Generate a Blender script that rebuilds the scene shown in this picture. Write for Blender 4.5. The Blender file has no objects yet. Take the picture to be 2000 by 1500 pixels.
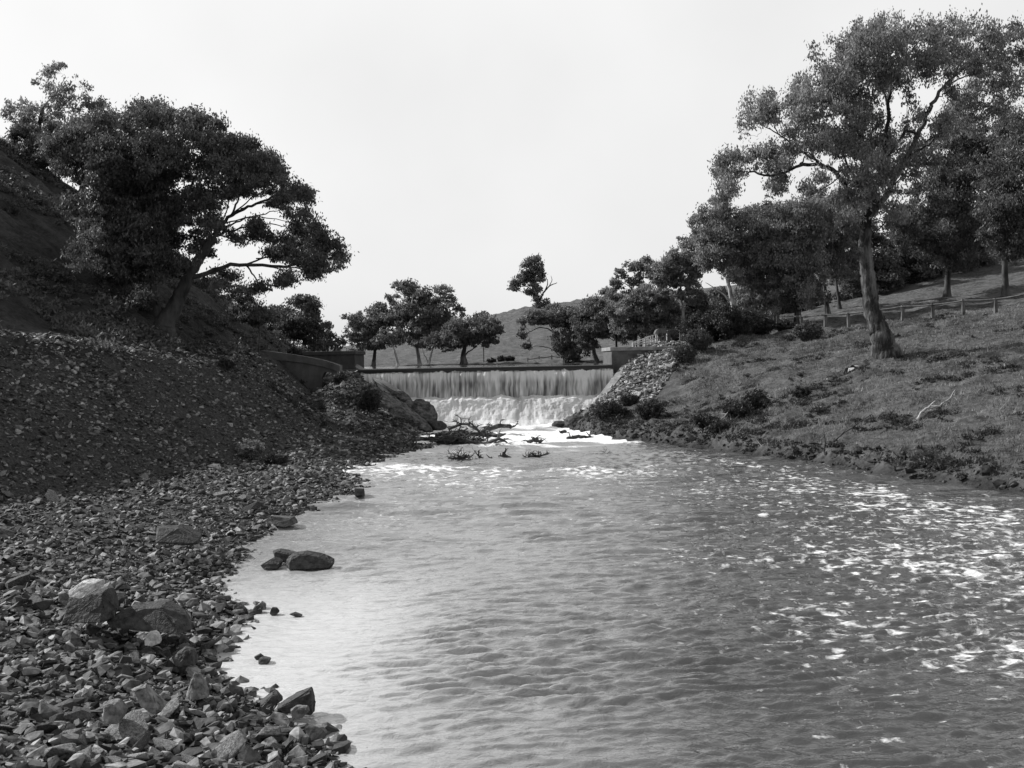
import bpy, bmesh, math, random
import numpy as np
from mathutils import Matrix, Vector

# ------------------------------------------------------------------ camera, sky, sun, exposure
sc = bpy.context.scene
COL = sc.collection
EYE = 4.0
PITCH = math.atan(50/2000); ROLL = math.radians(-1.0)
cam_d = bpy.data.cameras.new("camera"); cam_d.sensor_width = 36; cam_d.lens = 36
cam_d.clip_start = 0.1; cam_d.clip_end = 6000
cam = bpy.data.objects.new("camera", cam_d); COL.objects.link(cam)
CM = Matrix.Rotation(math.radians(90)-PITCH, 3, 'X') @ Matrix.Rotation(ROLL, 3, 'Z')
cam.matrix_world = Matrix.Translation((0, 0, EYE)) @ CM.to_4x4()
sc.camera = cam

SUN_AZ = math.radians(-66)      # from +Y towards -X
SUN_EL = math.radians(34)
sdir = Vector((math.sin(SUN_AZ)*math.cos(SUN_EL), math.cos(SUN_AZ)*math.cos(SUN_EL), math.sin(SUN_EL)))
sun_d = bpy.data.lights.new("sun", 'SUN'); sun_d.energy = 4.8; sun_d.angle = math.radians(0.55); sun_d.color = (1, 1, 1)
sun = bpy.data.objects.new("sun", sun_d); COL.objects.link(sun)
sun.rotation_euler = sdir.to_track_quat('Z', 'Y').to_euler(); sun.location = (-60, 60, 60)

w = bpy.data.worlds.new("World"); sc.world = w; w.use_nodes = True
nt = w.node_tree; nt.nodes.clear()
out = nt.nodes.new('ShaderNodeOutputWorld'); bg = nt.nodes.new('ShaderNodeBackground')
sky = nt.nodes.new('ShaderNodeTexSky'); sky.sky_type = 'NISHITA'; sky.sun_disc = False
sky.sun_elevation = SUN_EL; sky.sun_rotation = SUN_AZ
sky.air_density = 1.0; sky.dust_density = 4.0; sky.ozone_density = 1.0
bw = nt.nodes.new('ShaderNodeRGBToBW')
# thin bright veil of cloud, its unseen zenith darkened to deepen the water's ripples
tc = nt.nodes.new('ShaderNodeTexCoord'); nz = nt.nodes.new('ShaderNodeTexNoise')
nz.inputs['Scale'].default_value = 1.6; nz.inputs['Detail'].default_value = 5
rmp = nt.nodes.new('ShaderNodeMapRange'); rmp.inputs[1].default_value = .35; rmp.inputs[2].default_value = .7
rmp.inputs[3].default_value = 5.3; rmp.inputs[4].default_value = 6.9
mx = nt.nodes.new('ShaderNodeMix'); mx.data_type = 'FLOAT'; mx.inputs[0].default_value = 0.76
nt.links.new(tc.outputs['Generated'], nz.inputs['Vector']); nt.links.new(nz.outputs['Fac'], rmp.inputs[0])
nt.links.new(sky.outputs[0], bw.inputs[0])
sp = nt.nodes.new('ShaderNodeSeparateXYZ'); nt.links.new(tc.outputs['Generated'], sp.inputs[0])
hi = nt.nodes.new('ShaderNodeMapRange'); hi.inputs[1].default_value = .34; hi.inputs[2].default_value = .85; hi.inputs[3].default_value = 1.06; hi.inputs[4].default_value = .42
nt.links.new(sp.outputs[2], hi.inputs[0]); veil = nt.nodes.new('ShaderNodeMath'); veil.operation = 'MULTIPLY'
nt.links.new(rmp.outputs[0], veil.inputs[0]); nt.links.new(hi.outputs[0], veil.inputs[1])
nt.links.new(bw.outputs[0], mx.inputs[2]); nt.links.new(veil.outputs[0], mx.inputs[3])
nt.links.new(mx.outputs[0], bg.inputs['Color']); bg.inputs['Strength'].default_value = 0.12
nt.links.new(bg.outputs[0], out.inputs[0])
sc.view_settings.view_transform = 'Standard'; sc.view_settings.look = 'None'
sc.view_settings.exposure = 0.32; sc.view_settings.gamma = 1
sc.cycles.max_bounces = 6; sc.cycles.diffuse_bounces = 2; sc.cycles.glossy_bounces = 3
sc.cycles.transmission_bounces = 2; sc.cycles.transparent_max_bounces = 4

rng = np.random.default_rng(7)
R = random.Random(11)

# ------------------------------------------------------------------ helpers
CMn = np.array(CM)
def P(px, py, d):
    """photo pixel + distance along the valley -> point in the place (metres)"""
    v = CMn @ np.array([(px-1000)/2000, (750-py)/2000, -1.0])
    return np.array([0, 0, EYE]) + v*(d/v[1])
def W(px, py, z=0.0):
    v = CMn @ np.array([(px-1000)/2000, (750-py)/2000, -1.0])
    return np.array([0, 0, EYE]) + v*((z-EYE)/v[2])
def horizon_x(px, d):
    return P(px, 700, d)[0]

class Noise:
    def __init__(s, seed): 
        s.t = np.random.default_rng(seed).random((256, 256))
    def v(s, x, y):
        xi = np.floor(x).astype(int); yi = np.floor(y).astype(int)
        fx = x-xi; fy = y-yi; fx = fx*fx*(3-2*fx); fy = fy*fy*(3-2*fy)
        a = s.t[xi & 255, yi & 255]; b = s.t[(xi+1) & 255, yi & 255]
        c = s.t[xi & 255, (yi+1) & 255]; d = s.t[(xi+1) & 255, (yi+1) & 255]
        return (a*(1-fx)+b*fx)*(1-fy)+(c*(1-fx)+d*fx)*fy
    def f(s, x, y, o=4, g=.5):
        t = 0; a = 1; n = 0
        for k in range(o):
            t = t + a*(s.v(x*2**k+17.3*k, y*2**k+9.1*k)*2-1); n += a; a *= g
        return t/n
N1, N2, N3 = Noise(1), Noise(2), Noise(3)

def tag(o, label=None, cat=None, group=None, kind=None):
    if label: o['label'] = label
    if cat: o['category'] = cat
    if group: o['group'] = group
    if kind: o['kind'] = kind
    return o
def empty(name, loc):
    o = bpy.data.objects.new(name, None); COL.objects.link(o); o.location = tuple(loc)
    o.empty_display_size = .3
    return o

class MB:
    def __init__(s): s.V = []; s.F = []; s.A = []; s.n = 0
    def add(s, V, F, rnd=None):
        V = np.asarray(V, float); F = np.asarray(F, int)
        s.V.append(V); s.F.append(F+s.n); s.n += len(V)
        if rnd is None: rnd = np.full(len(F), R.random())
        s.A.append(np.broadcast_to(np.asarray(rnd, float), (len(F),)))
        return s
    def build(s, name, mat, parent=None, origin=(0, 0, 0), smooth=False, loc=None, mesh_only=False):
        me = bpy.data.meshes.new(name)
        V = np.concatenate(s.V)-np.asarray(origin, float)
        li = np.concatenate([f.ravel() for f in s.F]); tot = np.concatenate([np.full(len(f), f.shape[1]) for f in s.F])
        st = np.concatenate([[0], np.cumsum(tot)[:-1]])
        me.vertices.add(len(V)); me.vertices.foreach_set('co', V.ravel())
        me.loops.add(len(li)); me.loops.foreach_set('vertex_index', li.astype(np.int32))
        me.polygons.add(len(tot)); me.polygons.foreach_set('loop_start', st.astype(np.int32))
        me.polygons.foreach_set('use_smooth', np.full(len(tot), smooth))
        me.update(calc_edges=True)
        at = me.attributes.new('rnd', 'FLOAT', 'FACE'); at.data.foreach_set('value', np.concatenate(s.A))
        if mat: me.materials.append(mat)
        if mesh_only: return me
        o = bpy.data.objects.new(name, me); COL.objects.link(o)
        if parent is not None: o.parent = parent
        elif loc is not None: o.location = tuple(loc)
        elif np.any(np.asarray(origin)): o.location = tuple(origin)
        return o

def tube(mb, pts, rad, sides=6, rnd=None, rough=0.0):
    pts = np.asarray(pts, float); n = len(pts); rad = np.asarray(rad, float)
    if rad.ndim == 0: rad = np.full(n, float(rad))
    T = np.gradient(pts, axis=0); T /= np.linalg.norm(T, axis=1)[:, None]+1e-9
    up = np.array([.3, 1, .1]) if abs(T[0][1]) < .8 else np.array([1, .2, .1])
    A = np.cross(T, up); A /= np.linalg.norm(A, axis=1)[:, None]+1e-9
    B = np.cross(T, A)
    a = np.arange(sides)*2*math.pi/sides
    rr = rad[:, None]*np.ones(sides)[None]
    if rough: rr = rr*(1+rough*(rng.random((n, sides))-.5))
    V = pts[:, None]+rr[..., None]*(np.cos(a)[None, :, None]*A[:, None]+np.sin(a)[None, :, None]*B[:, None])
    V = V.reshape(-1, 3)
    i = np.arange(n-1)[:, None]*sides; j = np.arange(sides)[None]; k = (j+1) % sides
    F = np.stack([i+j, i+k, i+sides+k, i+sides+j], -1).reshape(-1, 4)
    mb.add(V, F, rnd)
    capN = np.stack([np.zeros(sides-2, int), np.arange(1, sides-1), np.arange(2, sides)], 1)
    mb.add(V[:sides], capN[:, ::-1], rnd); mb.add(V[-sides:], capN, rnd)

def curve(pts, m=5, wob=0.0):
    """smooth path through pts"""
    pts = np.asarray(pts, float); n = len(pts)
    e = np.vstack([2*pts[0]-pts[1], pts, 2*pts[-1]-pts[-2]]); o = []
    for i in range(n-1):
        p0, p1, p2, p3 = e[i], e[i+1], e[i+2], e[i+3]
        for t in np.linspace(0, 1, m, endpoint=False):
            o.append(.5*((2*p1)+(-p0+p2)*t+(2*p0-5*p1+4*p2-p3)*t*t+(-p0+3*p1-3*p2+p3)*t**3))
    o.append(pts[-1]); o = np.array(o)
    if wob: o[1:-1] += rng.normal(0, wob, o[1:-1].shape)
    return o

def box(mb, x0, x1, y0, y1, z0, z1, rnd=None):
    V = [(x, y, z) for z in (z0, z1) for y in (y0, y1) for x in (x0, x1)]
    F = [(0, 2, 3, 1), (4, 5, 7, 6), (0, 1, 5, 4), (2, 6, 7, 3), (0, 4, 6, 2), (1, 3, 7, 5)]
    mb.add(V, F, rnd)
def bevel(o, wd=.02, seg=2):
    m = o.modifiers.new('bevel', 'BEVEL'); m.width = wd; m.segments = seg; m.limit_method = 'ANGLE'
    return o
def prism(mb, poly, y0, y1, rnd=None, yfun=None):
    """polygon in x,z pushed from y0 to y1"""
    bm = bmesh.new()
    f = bm.faces.new([bm.verts.new((x, y0, z)) for x, z in poly])
    r = bmesh.ops.extrude_face_region(bm, geom=[f])
    for v in r['geom']:
        if isinstance(v, bmesh.types.BMVert): v.co.y = y1
    bmesh.ops.triangulate(bm, faces=bm.faces[:]); bmesh.ops.recalc_face_normals(bm, faces=bm.faces[:])
    bm.verts.ensure_lookup_table(); bm.verts.index_update()
    V = np.array([v.co[:] for v in bm.verts]); F = np.array([[v.index for v in f.verts] for f in bm.faces]); bm.free()
    mb.add(V, F, rnd)

# ------------------------------------------------------------------ materials (the plate is black and white, so every tone is a grey)
def grey(v): return (v, v, v, 1)
def newmat(name):
    m = bpy.data.materials.new(name); m.use_nodes = True; n = m.node_tree
    b = n.nodes['Principled BSDF']; return m, n, b
def noise_mat(name, lo, hi, scale=3, detail=6, rough=.9, bump=.3, bdist=.05, stretch=(1, 1, 1), rnd=0.0, spec=.3, obj_rnd=0.0, contrast=(.35, .65), bscale=None):
    m, n, b = newmat(name); L = n.links
    tc = n.nodes.new('ShaderNodeTexCoord'); mp = n.nodes.new('ShaderNodeMapping'); mp.inputs['Scale'].default_value = stretch
    L.new(tc.outputs['Object'], mp.inputs[0])
    nz = n.nodes.new('ShaderNodeTexNoise'); nz.inputs['Scale'].default_value = scale; nz.inputs['Detail'].default_value = detail
    nz.inputs['Roughness'].default_value = .65
    L.new(mp.outputs[0], nz.inputs['Vector'])
    mr = n.nodes.new('ShaderNodeMapRange'); mr.inputs[1].default_value, mr.inputs[2].default_value = contrast
    mr.inputs[3].default_value, mr.inputs[4].default_value = lo, hi
    L.new(nz.outputs['Fac'], mr.inputs[0]); last = mr.outputs[0]
    if rnd or obj_rnd:
        if rnd:
            a = n.nodes.new('ShaderNodeAttribute'); a.attribute_name = 'rnd'; src = a.outputs['Fac']; k = rnd
        else:
            a = n.nodes.new('ShaderNodeObjectInfo'); src = a.outputs['Random']; k = obj_rnd
        r2 = n.nodes.new('ShaderNodeMapRange'); r2.inputs[3].default_value = 1-k; r2.inputs[4].default_value = 1+k
        L.new(src, r2.inputs[0]); mu = n.nodes.new('ShaderNodeMath'); mu.operation = 'MULTIPLY'
        L.new(last, mu.inputs[0]); L.new(r2.outputs[0], mu.inputs[1]); last = mu.outputs[0]
    L.new(last, b.inputs['Base Color']); b.inputs['Roughness'].default_value = rough
    b.inputs['Specular IOR Level'].default_value = spec
    if bump:
        n2 = n.nodes.new('ShaderNodeTexNoise'); n2.inputs['Scale'].default_value = bscale or scale*2.5; n2.inputs['Detail'].default_value = 8
        L.new(mp.outputs[0], n2.inputs['Vector'])
        bp = n.nodes.new('ShaderNodeBump'); bp.inputs['Strength'].default_value = bump; bp.inputs['Distance'].default_value = bdist
        L.new(n2.outputs['Fac'], bp.inputs['Height']); L.new(bp.outputs[0], b.inputs['Normal'])
    return m
def leaf_mat(name, lo, hi, trans=.35):
    m, n, b = newmat(name); L = n.links
    a = n.nodes.new('ShaderNodeAttribute'); a.attribute_name = 'rnd'
    mr = n.nodes.new('ShaderNodeMapRange'); mr.inputs[3].default_value, mr.inputs[4].default_value = lo, hi
    L.new(a.outputs['Fac'], mr.inputs[0]); L.new(mr.outputs[0], b.inputs['Base Color'])
    b.inputs['Roughness'].default_value = .55; b.inputs['Specular IOR Level'].default_value = .35
    t = n.nodes.new('ShaderNodeBsdfTranslucent'); L.new(mr.outputs[0], t.inputs[0])
    mx = n.nodes.new('ShaderNodeMixShader'); mx.inputs[0].default_value = trans
    L.new(b.outputs[0], mx.inputs[1]); L.new(t.outputs[0], mx.inputs[2])
    L.new(mx.outputs[0], n.nodes['Material Output'].inputs[0]); return m

M = {}
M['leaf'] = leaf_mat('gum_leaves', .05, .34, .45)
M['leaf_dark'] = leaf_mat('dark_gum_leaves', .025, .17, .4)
M['leaf_far'] = leaf_mat('far_gum_leaves', .05, .24, .4)
M['scrub'] = leaf_mat('scrub_leaves', .02, .075)
M['broom'] = leaf_mat('grey_broom_twigs', .04, .15)
M['grass'] = leaf_mat('grass_blades', .035, .36, .3)
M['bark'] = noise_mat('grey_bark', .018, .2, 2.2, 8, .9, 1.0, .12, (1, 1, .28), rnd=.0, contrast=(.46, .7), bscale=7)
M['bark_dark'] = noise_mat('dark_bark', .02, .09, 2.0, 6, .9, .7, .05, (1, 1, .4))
M['bark_pale'] = noise_mat('pale_gum_bark', .08, .5, 1.2, 5, .8, .4, .03, (1, 1, .35), contrast=(.35, .6))
M['drift'] = noise_mat('wet_driftwood', .015, .06, 5, 5, .7, .5, .02, (1, 1, 1))
M['dead'] = noise_mat('bleached_wood', .2, .48, 5, 5, .9, .3, .01)
M['stone'] = noise_mat('slate_stone', .04, .26, 7, 7, .75, .6, .02, rnd=.85, spec=.4)
M['stone_o'] = noise_mat('slate_stone_big', .045, .24, 9, 8, .85, 1.0, .03, obj_rnd=.7, spec=.4)
M['stone_pale'] = noise_mat('pale_quartz_stone', .2, .58, 9, 8, .9, 1.0, .03)
M['stone_wet'] = noise_mat('wet_dark_stone', .014, .07, 9, 8, .75, 1.0, .03, spec=.3)
M['rock'] = noise_mat('rock_face', .03, .22, 2.6, 9, .95, 1.0, .3, (1, 1, 1.8), contrast=(.38, .66))
M['clod'] = noise_mat('earth_clod', .015, .09, 4, 6, .95, .8, .03, rnd=.7)
M['pitching'] = noise_mat('pitching_stone', .1, .42, 4, 6, .9, .5, .03, rnd=.6)
M['concrete'] = noise_mat('weathered_concrete', .05, .13, .9, 8, .9, .25, .02, (1, 1, .6))
M['concrete_pale'] = noise_mat('pale_concrete', .3, .5, 1.5, 8, .9, .25, .02)
M['concrete_mid'] = noise_mat('stained_concrete', .05, .13, 1.5, 8, .9, .3, .02)
M['concrete_soft'] = noise_mat('worn_coping', .15, .3, 2.5, 8, .9, .3, .02)
M['masonry'] = noise_mat('dark_masonry', .035, .07, 2, 8, .9, .5, .03)
M['iron'] = noise_mat('painted_iron', .35, .55, 8, 4, .6, 0)
M['iron_dark'] = noise_mat('dark_iron', .015, .04, 8, 4, .6, 0)
M['timber'] = noise_mat('weathered_timber', .05, .16, 4, 6, .9, .4, .01, (1, 1, .3))
M['timber_dark'] = noise_mat('dark_timber', .02, .05, 4, 6, .9, .4, .01, (1, 1, .3))

# ------------------------------------------------------------------ terrain
def ycol(knots):
    k = sorted(knots); a = np.array(k, float); return a
shoreL_px = [(665,1500),(622,1425),(520,1380),(400,1300),(440,1250),(480,1200),(430,1150),(470,1090),(505,1050),(560,1018),(640,985),(715,955),(690,925),(720,908),(800,882),(850,872)]
sl = [(2, 3.0, 0), (6, .8, 0)]+[(W(a, b)[1], W(a, b)[0], 0) for a, b in shoreL_px]
sl = sorted(sl)+[(51, -4.9, 0), (56, -4.7, 0), (61, -4.5, 0), (63.5, -6.8, .3), (66, -9, 3), (85, -5, 3.5), (110, -4, 3.9), (160, -4, 8), (250, 0, 15.6), (600, 0, 14)]
shoreR_px = [(1990, 965), (1885, 947), (1760, 932), (1600, 905), (1480, 890), (1330, 870), (1200, 856), (1140, 845)]
sr = [(2, 18, 0), (11, 17, 0), (20, 16, 0)]+[(W(a, b)[1], W(a, b)[0], 0) for a, b in shoreR_px]
sr = sorted(sr)+[(60, 2.6, 0), (63, 4.6, .5), (66, 6.4, 3), (85, 4, 3.5), (110, 5, 4.1), (160, 8, 9), (250, 13, 17.5), (600, 30, 16)]
sl = np.array(sl); sr = np.array(sr)
def off(a, dx, z, upto=62):
    return [(y, x+dx, z) for y, x, zz in a if y < upto]
cols = [
 [(2,-400,60),(70,-400,80),(85,-400,35),(250,-400,12),(600,-600,10)],
 [(2,-45,22),(40,-45,24),(70,-45,27.3),(75,-45,26),(85,-50,18),(110,-60,14),(160,-80,11),(250,-110,8),(600,-250,8)],
 [(2,-30,9),(40,-28,12),(57,-25,12.3),(70,-25,12.6),(75,-26,12),(85,-32,10),(110,-38,8),(160,-50,6.5),(250,-70,6),(600,-160,6)],
 [(2,-26,5.8),(30,-20,5.6),(45,-17,5.1),(52,-16.5,5.2),(58,-15.5,5),(66,-15,5),(72,-15,4.6),(85,-17,3.7),(110,-20,3.7),(160,-30,4.4),(250,-40,7.5),(600,-90,7)],
 [(2,-23,5.6),(28,-17,5.1),(36,-15.5,4.95),(40,-14.8,4.42),(45,-13.6,4.08),(48,-13.5,3.95),(54,-13.3,4.1),(58,-13.0,4.2),(66,-12.5,4.1),(72,-12,3.9),(85,-13,3.3),(110,-12,3.6),(160,-14,7),(250,-12,13.5),(600,-30,12)],
 [(2,-13,1.2),(14,-12.5,1.0),(27,-11.6,.75),(36,-10.2,.5),(42,-8.9,.4),(50,-9.2,.9),(54,-10.6,1.9),(57,-11,1.95),(58.5,-11,2.6),(61,-11.5,3.3),(66,-11.5,3.7),(72,-10.9,3.2),(85,-10,3.4),(110,-9,3.7),(160,-11,7.2),(250,-9,14.0),(600,-20,13)],
 [(2,0,1.8),(8,-3.4,.6),(11,-5.6,.42),(20,-8.8,.45),(28,-8,.4),(36,-8.6,.35),(42,-7.2,.25),(47,-7,.3),(50,-7,.7),(54,-8.4,2.0),(57,-9.2,3.0),(60,-9.6,3.2),(62.5,-9.6,3.2),(66,-10,3.3),(85,-8,3.5),(110,-7,3.8),(160,-8,7.5),(250,-5,14.6),(600,-10,13.5)],
 [tuple(r) for r in sl],
 off(sl,2.4,-.8)+[(63,-4,-.6),(66,-7,2.8),(85,-2,3.5),(110,-1,4),(160,0,8.3),(250,3,16.2),(600,8,15)],
 off(sr,-2.6,-.8)+[(63,2,-.6),(66,4,2.8),(85,1,3.5),(110,2,4),(160,4,8.6),(250,8,16.8),(600,18,15)],
 [tuple(r) for r in sr],
 off(sr,.35,.38)+[(63,5.2,.9),(66,6.8,3.3),(85,5,3.5),(110,7,4.2),(160,11,9.3),(250,17,18),(600,40,16)],
 [(2,21,1.0),(20,18.4,1),(36,15.9,1.05),(44,13.2,1.57),(50,10,1.3),(57,8.6,2.0),(60,7.9,2.6),(64,7.3,3.6),(66,7.2,3.9),(85,7,3.6),(110,10,4.5),(160,14,9.6),(250,20,18.4),(600,50,16)],
 [(2,26,2.5),(36,20,2.2),(44,19,2.75),(52,15.6,3.2),(58,11.6,3.2),(64,9.6,4.3),(66,9.5,4.5),(72,9.2,4.3),(85,9,3.7),(110,13,5.2),(160,17,9.8),(250,22,18.5),(600,60,17)],
 [(2,40,6),(36,30,4.2),(44,26,4.0),(52,22.5,4.2),(62,21,5.2),(66,19.8,5.5),(75,20,6.4),(85,22,7.2),(105,18,7),(160,20,10),(250,23.5,18.7),(600,70,17)],
 [(2,60,10),(44,45,7.5),(52,38,6.8),(62,35,6.9),(75,35,8.1),(85,37.6,9.3),(110,48,14),(160,60,18),(250,60,21),(600,150,20)],
 [(2,300,40),(85,300,45),(250,300,45),(600,500,50)]]
cols = [ycol(c) for c in cols]
def sstep(a, b, x):
    t = np.clip((x-a)/(b-a), 0, 1); return t*t*(3-2*t)
def Hbase(x, y):
    x = np.asarray(x, float); y = np.asarray(y, float); x, y = np.broadcast_arrays(x, y)
    XS = np.stack([np.interp(y, c[:, 0], c[:, 1]) for c in cols], -1)
    ZS = np.stack([np.interp(y, c[:, 0], c[:, 2]) for c in cols], -1)
    XS = np.maximum.accumulate(XS+np.arange(len(cols))*1e-3, -1)
    z = np.array(ZS[..., 0]); 
    for i in range(len(cols)-1):
        a, b = XS[..., i], XS[..., i+1]
        t = (x-a)/np.maximum(b-a, 1e-3); m = (x >= a) & (x < b)
        z = np.where(m, ZS[..., i]*(1-t)+ZS[..., i+1]*t, z)
    z = np.where(x >= XS[..., -1], ZS[..., -1], z)
    return z
def H(x, y, detail=True):
    x = np.asarray(x, float); y = np.asarray(y, float)
    z = Hbase(x, y)*.5+.125*(Hbase(x-.35, y)+Hbase(x+.35, y)+Hbase(x, y-.5)+Hbase(x, y+.5))
    # basin behind the weir and pool under it
    m = sstep(-12.2, -10.8, x)*(1-sstep(6.6, 8.2, x))*sstep(64.2, 65.4, y)*(1-sstep(79, 86, y))
    z = z*(1-m)+np.minimum(z, 2.4)*m
    m = sstep(-7.2, -5.2, x)*(1-sstep(3.2, 5.2, x))*sstep(59, 60.5, y)*(1-sstep(64.2, 65.4, y))
    z = z*(1-m)+np.minimum(z, -.6)*m
    if detail:
        land = sstep(-.1, .6, z)
        am = .05+.10*sstep(20, 60, y)+.7*sstep(110, 260, y)*0.35
        z = z+land*N1.f(x*.55, y*.55, 4)*am*1.6+land*N2.f(x*2.3, y*2.3, 3)*.05
        sh = sstep(0.02, .35, z)*(1-sstep(.6, 1.0, z))*(x > 0)*(y < 62)
        z = z+sh*N3.f(x*1.3, y*1.3, 4, .65)*.38
        mound = sstep(-12, -10.5, x)*(1-sstep(-5, -4, x))*sstep(49, 53, y)*(1-sstep(63, 65, y))
        z = z+mound*N3.f(x*.9, y*.9, 4)*.4
        rbk = (x > 2)*sstep(.35, 1.2, z)*(y < 110)
        z = z+rbk*(N2.f(x*.35+y*.15+40, y*1.1, 4, .6)*.26+N1.f(x*.9+9, y*2.2, 3)*.10)
        gl = (x < -9)*sstep(25, 35, y)*(1-sstep(66, 80, y))
        z = z+gl*N3.f(x*.35+3, y*.8, 3)*.25+(x < -14)*sstep(5, 7, z)*(y < 90)*N2.f(x*.5+y*.5, y*.35-x*.1, 4, .6)*.7
    return z
def Hs(x, y): return float(H(np.array([x]), np.array([y]))[0])

def steps(segs):
    o = []
    for a, b, s in segs: o += list(np.arange(a, b, s))
    return np.array(o+[segs[-1][1]])
gx = steps([(-600,-120,30),(-120,-50,4),(-50,-20,.6),(-20,-12,.2),(-12,20,.13),(20,30,.3),(30,60,1),(60,140,4),(140,700,40)])
gy = steps([(2,9,.5),(9,30,.13),(30,68,.2),(68,90,.5),(90,280,2),(280,700,20),(700,3000,300)])
X, Y = np.meshgrid(gx, gy); Z = H(X, Y)
V = np.stack([X, Y, Z], -1).reshape(-1, 3)
ny, nx = X.shape
i = np.arange(ny-1)[:, None]*nx; j = np.arange(nx-1)[None]
F = np.stack([i+j, i+j+1, i+nx+j+1, i+nx+j], -1).reshape(-1, 4)
mb = MB(); mb.add(V, F, np.zeros(len(F)))
# ground material: gravel / grass weights from a vertex attribute
def gravel_w(x, y, z):
    shl = np.interp(y, sl[:, 0], sl[:, 1])
    g = (x < shl+1)*(y < 66)*1.0
    g = g*(1-sstep(4.3, 5.0, z)*(x < -12.5)*.7)
    srx = np.interp(y, sr[:, 0], sr[:, 1])
    bank = (y > 55)*(y < 68)*(x > srx)*(1-sstep(9.0, 11.5, x+ (64-y)*.2))
    return np.clip(g+bank*.6, 0, 1)
def ground_mat():
    m, n, b = newmat('ground_cover'); L = n.links
    tc = n.nodes.new('ShaderNodeTexCoord')
    def nz(sc, det, stretch=(1, 1, 1), rough=.65):
        mp = n.nodes.new('ShaderNodeMapping'); mp.inputs['Scale'].default_value = stretch; L.new(tc.outputs['Object'], mp.inputs[0])
        q = n.nodes.new('ShaderNodeTexNoise'); q.inputs['Scale'].default_value = sc; q.inputs['Detail'].default_value = det; q.inputs['Roughness'].default_value = rough
        L.new(mp.outputs[0], q.inputs['Vector']); return q
    def mr(src, a, b_, c, d):
        q = n.nodes.new('ShaderNodeMapRange'); q.inputs[1].default_value, q.inputs[2].default_value, q.inputs[3].default_value, q.inputs[4].default_value = a, b_, c, d
        L.new(src, q.inputs[0]); return q.outputs[0]
    def mixf(f, a, b_):
        q = n.nodes.new('ShaderNodeMix'); q.data_type = 'FLOAT'; L.new(f, q.inputs[0]); L.new(a, q.inputs[2]); L.new(b_, q.inputs[3]); return q.outputs[0]
    grs = mr(nz(.9, 9).outputs[0], .38, .64, .022, .15)
    grs2 = mr(nz(5, 8).outputs[0], .38, .64, .015, .15)
    g = mixf(nz(.3, 4).outputs[0], grs, grs2)
    gr = mr(nz(9, 8, (1, 1, 1.5), .75).outputs[0], .38, .66, .015, .10)
    at = n.nodes.new('ShaderNodeAttribute'); at.attribute_name = 'gravel'
    c = mixf(at.outputs['Fac'], g, gr)
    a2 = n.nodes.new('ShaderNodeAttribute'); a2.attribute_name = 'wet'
    wet_shade = n.nodes.new('ShaderNodeMath'); wet_shade.operation = 'MULTIPLY'
    wm = mr(a2.outputs['Fac'], 0, 1, 1, .45); L.new(c, wet_shade.inputs[0]); L.new(wm, wet_shade.inputs[1])
    L.new(wet_shade.outputs[0], b.inputs['Base Color']); b.inputs['Roughness'].default_value = .9; b.inputs['Specular IOR Level'].default_value = .2
    bp = n.nodes.new('ShaderNodeBump'); bp.inputs['Strength'].default_value = .9; bp.inputs['Distance'].default_value = .12
    L.new(nz(4.5, 9, (1, 1, 1), .75).outputs[0], bp.inputs['Height']); L.new(bp.outputs[0], b.inputs['Normal'])
    return m
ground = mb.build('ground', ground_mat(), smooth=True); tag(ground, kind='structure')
a = ground.data.attributes.new('gravel', 'FLOAT', 'POINT'); a.data.foreach_set('value', gravel_w(X, Y, Z).ravel())
a = ground.data.attributes.new('wet', 'FLOAT', 'POINT'); damp_shade = (1-sstep(.05, .4, Z+.12*N1.f(X, Y, 3)))*(Y < 64)
damp_shade = np.maximum(damp_shade, (X < -12.5)*(Z > 4.3)*(Y < 90)*(.75+.5*N2.f(X*.5, Y*.5, 4)))  # shade of the left hillside painted in as darker ground
a.data.foreach_set('value', np.clip(damp_shade, 0, 1.1).ravel())

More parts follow.
